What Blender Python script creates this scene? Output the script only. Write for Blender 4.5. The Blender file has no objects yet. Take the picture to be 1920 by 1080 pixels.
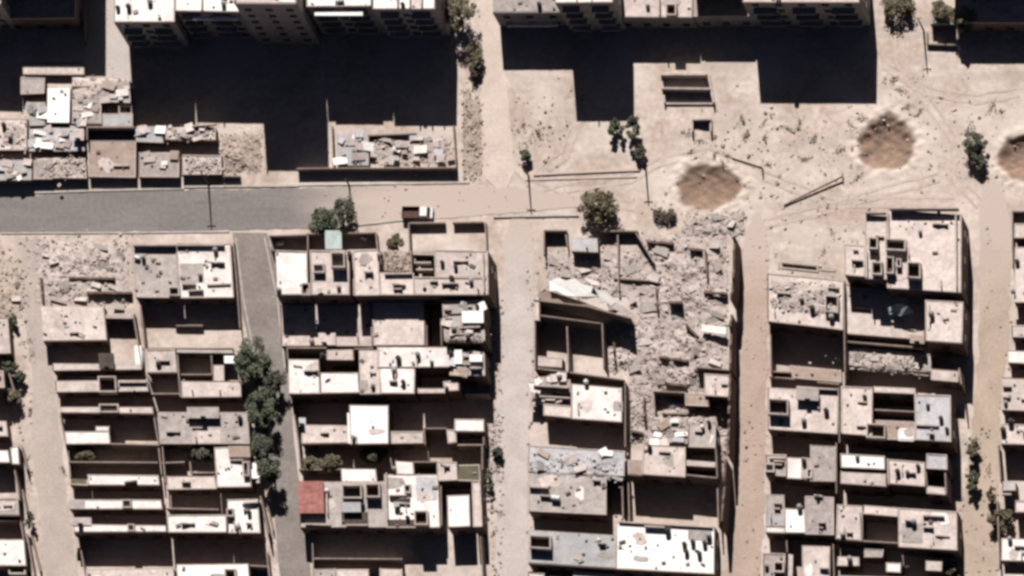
import bpy, math, random
import numpy as np
from mathutils import Vector, Matrix, noise, Euler

# ------------------------------------------------------------------ camera
SC = bpy.context.scene
COL = SC.collection
PXM = 12.0                      # photograph pixels per metre (1920 wide)
DIST = 2400.0
cdir = Vector((0.183, -0.30, 1.0)).normalized()
CAM = cdir * DIST
fwd = -cdir
rgt = (Vector((1, 0, 0)) - fwd * fwd.x).normalized()
upv = rgt.cross(fwd).normalized()
cd = bpy.data.cameras.new('camera')
cam = bpy.data.objects.new('camera', cd); COL.objects.link(cam)
cam.matrix_world = Matrix(((rgt.x, upv.x, -fwd.x, CAM.x), (rgt.y, upv.y, -fwd.y, CAM.y), (rgt.z, upv.z, -fwd.z, CAM.z), (0, 0, 0, 1)))
FOVW = 1920 / PXM               # metres across at the target
cd.sensor_width = 36.0
cd.lens = 36.0 * DIST / FOVW
cd.clip_start = 50.0; cd.clip_end = 9000.0
SC.camera = cam

def P(px, py, z=0.0):
    """photograph pixel -> world point at height z"""
    d = fwd * DIST + rgt * ((px - 960) / PXM) + upv * ((540 - py) / PXM)
    t = (z - CAM.z) / d.z
    return CAM + d * t

# ------------------------------------------------------------------ sky, sun, exposure
sh = P(960 + 0.9, 540 + 12.0, 0) - P(960, 540, 0)      # ground shadow of a 1 m post
sdir = Vector((-sh.x, -sh.y, 1.0)).normalized()        # towards the sun
elev = math.asin(sdir.z); azim = math.atan2(sdir.x, sdir.y)
w = bpy.data.worlds.new('World'); SC.world = w; w.use_nodes = True
nt = w.node_tree
sky = nt.nodes.new('ShaderNodeTexSky'); sky.sky_type = 'NISHITA'; sky.sun_disc = False
sky.sun_elevation = elev; sky.sun_rotation = azim
sky.dust_density = 0.35; sky.air_density = 0.12; sky.ozone_density = 0.3
bg = nt.nodes['Background']; bg.inputs[1].default_value = 0.05
nt.links.new(sky.outputs[0], bg.inputs[0])
sl = bpy.data.lights.new('sun', 'SUN'); sl.energy = 5.0; sl.angle = math.radians(0.5); sl.color = (1.0, 0.945, 0.90)
sun = bpy.data.objects.new('sun', sl); COL.objects.link(sun)
sun.rotation_euler = sdir.to_track_quat('Z', 'Y').to_euler(); sun.location = (0, 0, 200)
SC.view_settings.view_transform = 'Standard'; SC.view_settings.look = 'None'
SC.view_settings.exposure = 0.65; SC.view_settings.gamma = 1.0
SC.view_settings.use_curve_mapping = False
SC.render.engine = 'CYCLES'
SC.cycles.use_denoising = True
SC.cycles.filter_width = 3.1
SC.cycles.max_bounces = 4; SC.cycles.diffuse_bounces = 1

# ------------------------------------------------------------------ materials
MATS = {}
def mat(name, col, col2=None, big=0.25, fine=3.0, rough=0.9, bump=0.15, contrast=0.5, island=0.0, rnd=0.0, metal=0.0, streak=None):
    """noise-mottled surface: col <-> col2 in patches (world metres), fine grain, optional random per piece"""
    m = bpy.data.materials.new(name); m.use_nodes = True
    t = m.node_tree; N = t.nodes; L = t.links
    b = N['Principled BSDF']; b.inputs['Roughness'].default_value = rough; b.inputs['Metallic'].default_value = metal
    b.inputs['Specular IOR Level'].default_value = 0.2
    g = N.new('ShaderNodeNewGeometry')
    mp = N.new('ShaderNodeMapping'); L.new(g.outputs['Position'], mp.inputs[0])
    if streak: mp.inputs['Scale'].default_value = streak
    n1 = N.new('ShaderNodeTexNoise'); n1.inputs['Scale'].default_value = big; n1.inputs['Detail'].default_value = 7; n1.inputs['Roughness'].default_value = 0.62
    n1.inputs['Distortion'].default_value = 0.6
    L.new(mp.outputs[0], n1.inputs['Vector'])
    r1 = N.new('ShaderNodeValToRGB'); e = r1.color_ramp.elements
    e[0].position = 0.5 - 0.18; e[1].position = 0.5 + 0.18
    c2 = col2 or tuple(c * 0.72 for c in col)
    e[0].color = (*c2, 1); e[1].color = (*col, 1)
    L.new(n1.outputs[0], r1.inputs[0])
    n2 = N.new('ShaderNodeTexNoise'); n2.inputs['Scale'].default_value = fine; n2.inputs['Detail'].default_value = 4
    L.new(g.outputs['Position'], n2.inputs['Vector'])
    mr = N.new('ShaderNodeMapRange'); mr.inputs[1].default_value = 0.25; mr.inputs[2].default_value = 0.75
    mr.inputs[3].default_value = 1 - contrast * 0.5; mr.inputs[4].default_value = 1 + contrast * 0.35
    L.new(n2.outputs[0], mr.inputs[0])
    mul = N.new('ShaderNodeVectorMath'); mul.operation = 'SCALE'
    L.new(r1.outputs[0], mul.inputs[0]); L.new(mr.outputs[0], mul.inputs['Scale'])
    out = mul.outputs[0]
    for amt, src in ((island, g.outputs['Random Per Island']), (rnd, None)):
        if amt <= 0: continue
        if src is None:
            oi = N.new('ShaderNodeObjectInfo'); src = oi.outputs['Random']
        q = N.new('ShaderNodeMapRange'); q.inputs[3].default_value = 1 - amt; q.inputs[4].default_value = 1 + amt * 0.5
        L.new(src, q.inputs[0])
        s = N.new('ShaderNodeVectorMath'); s.operation = 'SCALE'
        L.new(out, s.inputs[0]); L.new(q.outputs[0], s.inputs['Scale']); out = s.outputs[0]
    L.new(out, b.inputs['Base Color'])
    if bump:
        bp = N.new('ShaderNodeBump'); bp.inputs['Strength'].default_value = bump; bp.inputs['Distance'].default_value = 0.2
        L.new(n2.outputs[0], bp.inputs['Height']); L.new(bp.outputs[0], b.inputs['Normal'])
    MATS[name] = m
    return m

mat('roof_W', (.79, .74, .71), (.55, .50, .475), .55, 1.7, contrast=.28, rnd=.10)
mat('roof_V', (.77, .75, .72), (.66, .64, .61), .4, 2.0, contrast=.14)
mat('roof_L', (.585, .505, .47), (.40, .335, .307), .55, 1.7, contrast=.36, rnd=.14)
mat('roof_G', (.40, .352, .333), (.26, .23, .215), .6, 1.7, contrast=.38, rnd=.14)
mat('roof_B', (.37, .365, .37), (.27, .27, .275), .5, 2.2, contrast=.3)
mat('roof_P', (.45, .44, .455), (.34, .33, .34), .4, 1.6, contrast=.35)
mat('roof_T', (.36, .285, .24), (.26, .20, .168), .4, 2.5, contrast=.35, rnd=.1)
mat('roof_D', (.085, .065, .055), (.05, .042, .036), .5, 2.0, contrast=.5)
mat('roof_R', (.35, .15, .135), (.22, .09, .08), .8, 1.6, contrast=.5)
mat('roof_O', (.12, .11, .07), (.08, .07, .05), .5, 2.0, contrast=.5)
mat('roof_C', (.38, .45, .43), (.28, .34, .33), .6, 2.0, contrast=.2)
mat('yard_wall', (.27, .215, .19), (.18, .14, .12), .4, 2.0, contrast=.4, rnd=.2)
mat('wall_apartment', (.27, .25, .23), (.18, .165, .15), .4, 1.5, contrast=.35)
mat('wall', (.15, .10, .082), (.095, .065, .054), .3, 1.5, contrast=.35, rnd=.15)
mat('parapet', (.44, .375, .34), (.30, .25, .225), .5, 3.0, contrast=.4, rnd=.15)
mat('rubble', (.44, .375, .345), (.32, .27, .248), .35, 2.5, contrast=.3, island=.3, bump=.25)
mat('rubble_tan', (.37, .305, .26), (.28, .225, .19), .35, 2.5, contrast=.3, island=.3, bump=.25)
mat('sheet_debris', (.46, .445, .455), (.32, .305, .31), .4, 2.0, contrast=.4, island=.35, bump=.2)
mat('stone', (.34, .30, .27), (.22, .19, .17), 1.0, 4.0, contrast=.4, island=.5)
mat('slab', (.43, .385, .35), (.33, .29, .265), .8, 3.0, contrast=.3, rnd=.25)
mat('clutter', (.30, .265, .24), (.16, .14, .125), 1.2, 3.0, contrast=.4, island=.7)
mat('glass', (.03, .032, .035), None, 1, 3, rough=.25, bump=0, contrast=.1)
mat('metal_dark', (.06, .055, .05), None, 1, 5, rough=.6, bump=0, contrast=.3)
mat('wood', (.13, .09, .06), None, 2, 6, rough=.9, contrast=.4)
mat('tank_white', (.62, .60, .57), None, 2, 5, rough=.5, bump=0, contrast=.2)
mat('tank_black', (.035, .032, .03), None, 2, 5, rough=.5, bump=0, contrast=.2)
mat('tank_grey', (.28, .27, .26), None, 2, 5, rough=.5, bump=0, contrast=.2)
mat('bark', (.09, .065, .045), None, 2, 6, contrast=.5)
mat('leaf_dark', (.135, .152, .10), (.08, .092, .06), .9, 4, rough=.7, bump=0, contrast=.5, island=.55)
mat('leaf_olive', (.20, .175, .11), (.125, .107, .068), .9, 4, rough=.7, bump=0, contrast=.5, island=.5)
mat('leaf_grey', (.125, .128, .095), (.08, .082, .062), .9, 4, rough=.7, bump=0, contrast=.5, island=.5)
mat('leaf_weed', (.17, .135, .10), (.10, .08, .06), .9, 4, rough=.8, bump=0, contrast=.4, island=.4)
mat('lane_dirt', (.39, .335, .30), (.31, .262, .235), .18, 2.0, contrast=.25, bump=.2)
mat('lane_pale', (.455, .405, .38), (.355, .31, .288), .2, 2.0, contrast=.25, bump=.2)
mat('lane_north', (.50, .425, .375), (.41, .34, .295), .2, 2.0, contrast=.25, bump=.2)
mat('lane_pink', (.38, .293, .243), (.30, .228, .187), .15, 2.0, contrast=.25, bump=.2)
mat('lane_tan', (.385, .31, .25), (.30, .238, .19), .15, 2.0, contrast=.25, bump=.2)
mat('track', (.43, .36, .32), (.36, .295, .255), .3, 1.5, contrast=.35)
mat('lane_grey', (.215, .19, .175), (.165, .146, .134), .3, 1.6, contrast=.35, bump=.15)
mat('concrete_pale', (.42, .375, .345), (.36, .32, .295), .25, 2.0, contrast=.2)
mat('kerb', (.42, .38, .35), None, .8, 3, contrast=.3)
mat('truck_white', (.72, .71, .69), None, 2, 5, rough=.4, bump=0, contrast=.05)
mat('truck_maroon', (.075, .03, .025), None, 2, 5, rough=.5, bump=0, contrast=.2)
mat('tyre', (.02, .02, .02), None, 2, 5, bump=0, contrast=.1)

# ------------------------------------------------------------------ mesh helpers
def new_obj(name, verts, faces, m, parent=None, base=None, smooth=False):
    base = base or (parent.location if parent and parent.type == 'EMPTY' else Vector((0, 0, 0)))
    root = parent
    while root is not None and root.type != 'EMPTY' and root.parent: root = root.parent
    if root is not None: base = root.location
    me = bpy.data.meshes.new(name)
    me.from_pydata([(v[0] - base[0], v[1] - base[1], v[2] - base[2]) for v in verts], [], faces)
    if m: me.materials.append(MATS[m] if isinstance(m, str) else m)
    if smooth: me.shade_smooth()
    o = bpy.data.objects.new(name, me); COL.objects.link(o)
    if parent is not None: o.parent = parent
    else: o.location = base
    return o

def tag(o, label=None, cat=None, group=None, kind=None):
    if label: o['label'] = label
    if cat: o['category'] = cat
    if group: o['group'] = group
    if kind: o['kind'] = kind
    return o

def empty(name, loc, label, cat, group=None):
    e = bpy.data.objects.new(name, None); COL.objects.link(e)
    e.location = loc; e.empty_display_size = 0.5
    return tag(e, label, cat, group)

def prism_data(poly, z0, z1):
    n = len(poly)
    ar = sum(poly[i][0] * poly[(i + 1) % n][1] - poly[(i + 1) % n][0] * poly[i][1] for i in range(n))
    if ar < 0: poly = poly[::-1]
    v = [(p[0], p[1], z0) for p in poly] + [(p[0], p[1], z1) for p in poly]
    f = [tuple(range(n - 1, -1, -1)), tuple(range(n, 2 * n))]
    f += [(i, (i + 1) % n, n + (i + 1) % n, n + i) for i in range(n)]
    return v, f

def prism(name, poly, z0, z1, m, parent=None):
    v, f = prism_data(poly, z0, z1)
    return new_obj(name, v, f, m, parent)

def join(parts):
    V, F = [], []
    for v, f in parts:
        k = len(V); V += v; F += [tuple(i + k for i in q) for q in f]
    return V, F

def box_data(c, s, rot=None):
    R = rot.to_matrix() if rot is not None else Matrix.Identity(3)
    v = [Vector(c) + R @ Vector((x * s[0] / 2, y * s[1] / 2, z * s[2] / 2)) for z in (-1, 1) for y in (-1, 1) for x in (-1, 1)]
    f = [(0, 2, 3, 1), (4, 5, 7, 6), (0, 1, 5, 4), (2, 6, 7, 3), (0, 4, 6, 2), (1, 3, 7, 5)]
    return [tuple(p) for p in v], f

def tube_data(pts, radii, n=8, cap=True):
    V, F = [], []
    for i, p in enumerate(pts):
        p = Vector(p)
        d = (Vector(pts[min(i + 1, len(pts) - 1)]) - Vector(pts[max(i - 1, 0)])).normalized()
        a = d.orthogonal().normalized(); b = d.cross(a)
        for k in range(n):
            t = 2 * math.pi * k / n
            V.append(tuple(p + (a * math.cos(t) + b * math.sin(t)) * radii[i]))
    for i in range(len(pts) - 1):
        for k in range(n):
            F.append((i * n + k, i * n + (k + 1) % n, (i + 1) * n + (k + 1) % n, (i + 1) * n + k))
    if cap:
        F.append(tuple(range(n - 1, -1, -1))); F.append(tuple(range((len(pts) - 1) * n, len(pts) * n)))
    return V, F

def quad_px(r, z, sk=(0, 0)):
    x0, y0, x1, y1 = r[:4]; sx, sy = sk
    pts = [(x0, y0), (x1, y0), (x1, y1), (x0, y1)]
    return [P(x + sx * (y - y0), y + sy * (x - x0), z) for x, y in pts]       # NW NE SE SW

def inset(q, t):
    n = len(q); out = []
    c = sum((Vector((p.x, p.y)) for p in q), Vector((0, 0))) / n
    lines = []
    for i in range(n):
        a = Vector((q[i].x, q[i].y)); b = Vector((q[(i + 1) % n].x, q[(i + 1) % n].y))
        d = (b - a).normalized(); nn = Vector((-d.y, d.x))
        if nn.dot(c - a) < 0: nn = -nn
        lines.append((a + nn * t, d))
    for i in range(n):
        (a, d), (b, e) = lines[i - 1], lines[i]
        den = d.x * e.y - d.y * e.x
        s = ((b.x - a.x) * e.y - (b.y - a.y) * e.x) / den
        p = a + d * s; out.append(Vector((p.x, p.y, q[i].z)))
    return out

# shared unit meshes
def unit_mesh(name, v, f, m):
    me = bpy.data.meshes.new(name); me.from_pydata(v, [], f); me.materials.append(MATS[m]); return me
bxv, bxf = box_data((0, 0, 0), (1, 1, 1))
WIN_ME = unit_mesh('window', bxv, bxf, 'glass')
SILL_ME = unit_mesh('sill', bxv, bxf, 'parapet')

def put(name, me, loc, scale, rz, parent):
    o = bpy.data.objects.new(name, me); COL.objects.link(o)
    o.parent = parent; o.location = Vector(loc) - parent.location; o.scale = scale; o.rotation_euler = (0, 0, rz)
    return o

def windows(root, a, b, h, z0=0.0, pitch=3.0, fl=3.1, wsz=(1.1, 1.3), skip=0):
    """window row(s) on the wall a->b (outside on the right-hand side of a->b)"""
    a = Vector((a.x, a.y)); b = Vector((b.x, b.y)); L = (b - a).length; d = (b - a) / L
    nrm = Vector((d.y, -d.x)); rz = math.atan2(d.y, d.x)
    n = int(L // pitch)
    if n < 1: return
    k = 0
    while z0 + k * fl + 2.5 <= h:
        for i in range(n):
            c = a + d * (L * (i + .5) / n) + nrm * 0.02
            z = z0 + k * fl + 1.65
            put('window', WIN_ME, (c.x, c.y, z), (wsz[0], .07, wsz[1]), rz, root)
        k += 1

# ------------------------------------------------------------------ ground, with craters
rnd = random.Random(4)
CRATERS = [(1327, 352, 5.2, 3.8, .95), (1662, 270, 4.5, 4.6, 1.6), (1915, 295, 3.6, 3.9, 1.5)]
def ground():
    inner_x = np.arange(-100, 100.01, .3); inner_y = np.arange(-62, 66.01, .3)
    far = np.array([6, 20, 60, 180, 500, 1400, 3500.])
    xs = np.concatenate([-100 - far[::-1], inner_x, 100 + far]); ys = np.concatenate([-62 - far[::-1], inner_y, 66 + far])
    X, Y = np.meshgrid(xs, ys); Z = np.zeros_like(X); S = np.zeros_like(X); RM = np.zeros_like(X)
    pc = P(1400, 270)
    # trodden uneven plaza: only ever dips below zero
    for (fx, fy, ph, am) in ((.55, .4, 0, .03), (.9, 1.1, 1.3, .03), (1.7, .8, 2.2, .02), (2.3, 2.9, .7, .02)):
        Z += .25 * am * (np.sin(fx * X + 1.7 * np.sin(fy * Y + ph)) - 1)
    Z -= 0.02
    for (cx, cy, rx, ry, dep) in CRATERS:
        c = P(cx, cy); dx = (X - c.x); dy = (Y - c.y)
        th = np.arctan2(dy, dx)
        wob = 1 + .05 * np.sin(3 * th + cx) + .035 * np.sin(5 * th + 2 * cx) + .03 * np.sin(9 * th + cy)
        d = np.sqrt((dx / rx) ** 2 + (dy / ry) ** 2) / wob
        d = d + .05 * np.sin(2.1 * X + 1.5 * np.sin(2.7 * Y)) * np.sin(1.9 * Y + cx)
        bowl = np.where(d < 1, -dep * (1 - np.clip(d, 0, 1) ** 2.2), 0)
        rim = .12 * np.exp(-((d - 1.12) / .2) ** 2) * (1 + .7 * np.sin(7 * th + cx) * np.sin(13 * th + cy))
        rough = np.where(d < 1.3, .10 * np.sin(2.3 * X + 1.2 * np.sin(3.1 * Y)) * np.sin(2.9 * Y + cx), 0)
        Z += bowl + rim + rough
        S = np.maximum(S, np.clip((1.06 - d) / .2, 0, 1)); RM = np.maximum(RM, np.clip((2.1 - d) / .9, 0, 1) * .75 * (d > .95))
    ny, nx = X.shape
    co = np.stack([X, Y, Z], -1).reshape(-1, 3)
    i = np.arange(ny * nx).reshape(ny, nx)
    f = np.stack([i[:-1, :-1], i[:-1, 1:], i[1:, 1:], i[1:, :-1]], -1).reshape(-1, 4)
    me = bpy.data.meshes.new('ground')
    me.vertices.add(len(co)); me.vertices.foreach_set('co', co.ravel().astype(np.float32))
    me.loops.add(f.size); me.loops.foreach_set('vertex_index', f.ravel().astype(np.int32))
    me.polygons.add(len(f)); me.polygons.foreach_set('loop_start', (np.arange(len(f)) * 4).astype(np.int32))
    me.update(calc_edges=True); me.validate()
    at = me.attributes.new('soil', 'FLOAT', 'POINT'); at.data.foreach_set('value', S.ravel().astype(np.float32))
    at = me.attributes.new('spoil', 'FLOAT', 'POINT'); at.data.foreach_set('value', RM.ravel().astype(np.float32))
    me.shade_smooth()
    m = mat('ground_sand', (.485, .415, .37), (.335, .258, .213), .2, 1.1, contrast=.5, bump=.25)
    t = m.node_tree; N = t.nodes; L = t.links; b = N['Principled BSDF']
    src = b.inputs['Base Color'].links[0].from_socket
    # trampled grey patches and tyre-worn streaks
    g = N.new('ShaderNodeNewGeometry'); mp = N.new('ShaderNodeMapping'); mp.inputs['Scale'].default_value = (.12, .9, 1)
    L.new(g.outputs['Position'], mp.inputs[0])
    ns = N.new('ShaderNodeTexNoise'); ns.inputs['Scale'].default_value = .6; ns.inputs['Detail'].default_value = 6; L.new(mp.outputs[0], ns.inputs['Vector'])
    rs = N.new('ShaderNodeMapRange'); rs.inputs[1].default_value = .48; rs.inputs[2].default_value = .68; rs.inputs[4].default_value = .65; L.new(ns.outputs[0], rs.inputs[0])
    m0 = N.new('ShaderNodeMix'); m0.data_type = 'RGBA'; L.new(rs.outputs[0], m0.inputs[0]); L.new(src, m0.inputs[6]); m0.inputs[7].default_value = (.31, .275, .25, 1)
    n3 = N.new('ShaderNodeTexNoise'); n3.inputs['Scale'].default_value = .09; n3.inputs['Detail'].default_value = 5; L.new(g.outputs['Position'], n3.inputs['Vector'])
    r3 = N.new('ShaderNodeMapRange'); r3.inputs[1].default_value = .45; r3.inputs[2].default_value = .65; r3.inputs[4].default_value = .55; L.new(n3.outputs[0], r3.inputs[0])
    m1 = N.new('ShaderNodeMix'); m1.data_type = 'RGBA'; L.new(r3.outputs[0], m1.inputs[0]); L.new(m0.outputs[2], m1.inputs[6]); m1.inputs[7].default_value = (.53, .47, .43, 1)
    # pale spoil thrown out round the craters
    q0 = N.new('ShaderNodeAttribute'); q0.attribute_name = 'spoil'
    q1 = N.new('ShaderNodeTexNoise'); q1.inputs['Scale'].default_value = .5; q1.inputs['Detail'].default_value = 6; L.new(g.outputs['Position'], q1.inputs['Vector'])
    q2 = N.new('ShaderNodeMapRange'); q2.inputs[1].default_value = .38; q2.inputs[2].default_value = .6; L.new(q1.outputs[0], q2.inputs[0])
    q3 = N.new('ShaderNodeMath'); q3.operation = 'MULTIPLY'; L.new(q0.outputs['Fac'], q3.inputs[0]); L.new(q2.outputs[0], q3.inputs[1])
    m15 = N.new('ShaderNodeMix'); m15.data_type = 'RGBA'; L.new(q3.outputs[0], m15.inputs[0]); L.new(m1.outputs[2], m15.inputs[6]); m15.inputs[7].default_value = (.52, .45, .395, 1)
    m1 = m15
    # bared brown earth inside the craters
    a = N.new('ShaderNodeAttribute'); a.attribute_name = 'soil'
    n4 = N.new('ShaderNodeTexNoise'); n4.inputs['Scale'].default_value = .8; n4.inputs['Detail'].default_value = 6; L.new(g.outputs['Position'], n4.inputs['Vector'])
    r4 = N.new('ShaderNodeValToRGB'); r4.color_ramp.elements[0].color = (.14, .091, .067, 1); r4.color_ramp.elements[1].color = (.245, .167, .125, 1)
    r4.color_ramp.elements[0].position = .35; r4.color_ramp.elements[1].position = .65
    L.new(n4.outputs[0], r4.inputs[0])
    ad = N.new('ShaderNodeMath'); ad.operation = 'MULTIPLY_ADD'; L.new(n4.outputs[0], ad.inputs[0]); ad.inputs[1].default_value = .7; ad.inputs[2].default_value = -.35
    a2 = N.new('ShaderNodeMath'); a2.operation = 'ADD'; a2.use_clamp = True; L.new(ad.outputs[0], a2.inputs[0]); L.new(a.outputs['Fac'], a2.inputs[1])
    a3 = N.new('ShaderNodeMath'); a3.operation = 'MULTIPLY'; L.new(a2.outputs[0], a3.inputs[0])
    a4 = N.new('ShaderNodeMapRange'); a4.inputs[1].default_value = 0; a4.inputs[2].default_value = .12; L.new(a.outputs['Fac'], a4.inputs[0]); L.new(a4.outputs[0], a3.inputs[1])
    m2 = N.new('ShaderNodeMix'); m2.data_type = 'RGBA'; L.new(a3.outputs[0], m2.inputs[0]); L.new(m1.outputs[2], m2.inputs[6]); L.new(r4.outputs[0], m2.inputs[7])
    L.new(m2.outputs[2], b.inputs['Base Color'])
    me.materials.append(m)
    o = bpy.data.objects.new('ground', me); COL.objects.link(o); tag(o, kind='structure')
ground()

def sheet(name, left, right, z, m, jit=.25, seed=0, step=5):
    """a ground sheet between two pixel polylines (same y or x stations), with ragged edges"""
    r = random.Random(seed)
    L_ = max(sum(math.hypot(b[0] - a[0], b[1] - a[1]) for a, b in zip(pl[:-1], pl[1:])) for pl in (left, right))
    n = max(2, int(L_ / step))
    def samp(pl):
        ds = [0]
        for a, b in zip(pl[:-1], pl[1:]): ds.append(ds[-1] + math.hypot(b[0] - a[0], b[1] - a[1]))
        out = []
        for k in range(n + 1):
            t = ds[-1] * k / n; q = 0
            while q < len(pl) - 2 and t > ds[q + 1]: q += 1
            u = (t - ds[q]) / (ds[q + 1] - ds[q]); out.append((pl[q][0] + (pl[q + 1][0] - pl[q][0]) * u, pl[q][1] + (pl[q + 1][1] - pl[q][1]) * u))
        return out
    def wob(pl, k):
        out = []
        for x, y in samp(pl):
            d = noise.noise(Vector((x / 28, y / 28, k))) + .5 * noise.noise(Vector((x / 9, y / 9, k + 5)))
            out.append(tuple(P(x + d * jit * 16, y + d * jit * 16, z)))
        return out
    A = wob(left, seed); B = wob(right, seed + (0 if name == 'tyre_track' else 50))
    v = A + B; f = [(k, k + 1, n + 2 + k, n + 1 + k) for k in range(n)]
    a0, b0, c0 = Vector(v[f[0][0]]), Vector(v[f[0][1]]), Vector(v[f[0][2]])
    if (b0 - a0).cross(c0 - a0).z < 0: f = [q[::-1] for q in f]
    o = new_obj(name, v, f, m)
    return tag(o, kind='structure')

# main road: asphalt on the left, buried under blown dust to the right
ma = mat('asphalt', (.195, .178, .172), (.14, .128, .125), .16, 1.6, contrast=.34, bump=.1, streak=(.25, 1.2, 1))
t = ma.node_tree; N = t.nodes; L = t.links; b_ = N['Principled BSDF']
src = b_.inputs['Base Color'].links[0].from_socket
g = N.new('ShaderNodeNewGeometry'); sx = N.new('ShaderNodeSeparateXYZ'); L.new(g.outputs['Position'], sx.inputs[0])
nz = N.new('ShaderNodeTexNoise'); nz.inputs['Scale'].default_value = .16; nz.inputs['Detail'].default_value = 7
mpz = N.new('ShaderNodeMapping'); mpz.inputs['Scale'].default_value = (.4, 1.6, 1); L.new(g.outputs['Position'], mpz.inputs[0]); L.new(mpz.outputs[0], nz.inputs['Vector'])
ax = N.new('ShaderNodeMapRange'); ax.inputs[1].default_value = P(470, 390).x; ax.inputs[2].default_value = P(760, 390).x; ax.inputs[3].default_value = -.45; ax.inputs[4].default_value = 1.0; ax.clamp = True
L.new(sx.outputs[0], ax.inputs[0])
ay = N.new('ShaderNodeMath'); ay.operation = 'MULTIPLY_ADD'; ay.inputs[1].default_value = 1.3; ay.inputs[2].default_value = -.5; L.new(nz.outputs[0], ay.inputs[0])
ac = N.new('ShaderNodeMath'); ac.operation = 'ADD'; ac.use_clamp = True; L.new(ax.outputs[0], ac.inputs[0]); L.new(ay.outputs[0], ac.inputs[1])
mm = N.new('ShaderNodeMix'); mm.data_type = 'RGBA'; L.new(ac.outputs[0], mm.inputs[0]); L.new(src, mm.inputs[6]); mm.inputs[7].default_value = (.395, .327, .289, 1)
L.new(mm.outputs[2], b_.inputs['Base Color'])
def dusty(name, y_full, y_none, sand=(.395, .327, .289)):
    m = MATS[name]; t = m.node_tree; N = t.nodes; L = t.links; b = N['Principled BSDF']
    src = b.inputs['Base Color'].links[0].from_socket
    g = N.new('ShaderNodeNewGeometry'); sp = N.new('ShaderNodeSeparateXYZ'); L.new(g.outputs['Position'], sp.inputs[0])
    nz = N.new('ShaderNodeTexNoise'); nz.inputs['Scale'].default_value = .25; nz.inputs['Detail'].default_value = 6; L.new(g.outputs['Position'], nz.inputs['Vector'])
    a = N.new('ShaderNodeMapRange'); a.inputs[1].default_value = P(960, y_none).y; a.inputs[2].default_value = P(960, y_full).y; a.inputs[3].default_value = -.3; a.inputs[4].default_value = 1.3; L.new(sp.outputs[1], a.inputs[0])
    c = N.new('ShaderNodeMath'); c.operation = 'MULTIPLY_ADD'; c.inputs[1].default_value = 1.2; c.inputs[2].default_value = -.6; L.new(nz.outputs[0], c.inputs[0])
    d = N.new('ShaderNodeMath'); d.operation = 'ADD'; d.use_clamp = True; L.new(a.outputs[0], d.inputs[0]); L.new(c.outputs[0], d.inputs[1])
    x = N.new('ShaderNodeMix'); x.data_type = 'RGBA'; L.new(d.outputs[0], x.inputs[0]); L.new(src, x.inputs[6]); x.inputs[7].default_value = (*sand, 1)
    L.new(x.outputs[2], b.inputs['Base Color'])
dusty('lane_pink', 430, 600); dusty('lane_tan', 400, 640); dusty('lane_pale', 405, 520)
sheet('road', [(-120, 372), (0, 370), (170, 360), (560, 352), (760, 348), (960, 350), (1130, 378)], [(-120, 436), (0, 436), (300, 433), (520, 430), (760, 415), (960, 400), (1130, 382)], .012, 'asphalt', .18, 1)
sheet('asphalt_lane', [(436, 436), (448, 560), (470, 660), (500, 860), (518, 1000), (528, 1130)], [(502, 438), (527, 560), (540, 700), (555, 860), (575, 1000), (588, 1130)], .02, 'lane_grey', .12, 2)
sheet('dirt_lane', [(30, 445), (38, 520), (48, 600), (60, 700), (62, 850), (74, 960), (90, 1130)], [(75, 450), (78, 520), (88, 600), (98, 700), (118, 850), (128, 960), (155, 1130)], .016, 'lane_dirt', .3, 3)
sheet('dirt_lane', [(962, 404), (946, 440), (944, 600), (932, 800), (926, 900), (930, 1130)], [(980, 402), (1000, 440), (1002, 600), (992, 800), (989, 900), (986, 1130)], .016, 'lane_pale', .25, 4)
sheet('dirt_lane', [(1418, 398), (1400, 430), (1391, 480), (1391, 600), (1384, 800), (1371, 1000), (1358, 1130)], [(1424, 396), (1436, 430), (1440, 480), (1441, 600), (1436, 800), (1432, 1000), (1420, 1130)], .016, 'lane_pink', .3, 5)
sheet('dirt_lane', [(1850, 330), (1836, 385), (1836, 440), (1838, 600), (1822, 800), (1804, 1000), (1796, 1130)], [(1862, 326), (1888, 385), (1897, 440), (1892, 600), (1874, 800), (1868, 1000), (1874, 1130)], .016, 'lane_tan', .3, 6)
sheet('dirt_lane', [(893, -60), (903, 100), (901, 200), (905, 330), (930, 352)], [(934, -60), (944, 100), (955, 200), (965, 320), (950, 352)], .016, 'lane_north', .3, 7)
sheet('paved_alley', [(166, -60), (166, 60), (155, 120), (40, 122)], [(214, -60), (250, 62), (250, 160), (40, 146)], .016, 'concrete_pale', .08, 8)

for k_, pl in enumerate([[(1000, 368), (1090, 345), (1180, 332), (1240, 300), (1330, 285), (1440, 330), (1560, 378), (1790, 376)], [(1690, 0), (1688, 110), (1740, 190), (1790, 260), (1800, 340), (1840, 384)], [(1415, 428), (1440, 415), (1530, 395), (1640, 362), (1760, 330)], [(960, 300), (1000, 345), (1060, 372), (1190, 384)], [(1660, 120), (1740, 170), (1830, 185), (1910, 170)], [(1080, 240), (1060, 290), (1010, 330)]]):
    for off in (-8, 8):
        A_ = []
        for i, (x, y) in enumerate(pl):
            a_ = pl[max(i - 1, 0)]; b_ = pl[min(i + 1, len(pl) - 1)]; d_ = math.hypot(b_[0] - a_[0], b_[1] - a_[1])
            A_.append((x - (b_[1] - a_[1]) / d_ * off, y + (b_[0] - a_[0]) / d_ * off, -(b_[1] - a_[1]) / d_, (b_[0] - a_[0]) / d_))
        sheet('tyre_track', [(x, y) for x, y, u, v in A_], [(x + u * 4.5, y + v * 4.5) for x, y, u, v in A_], -.014 + .001 * k_ + (.0005 if off > 0 else 0), 'track', .12, 70 + k_)
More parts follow.
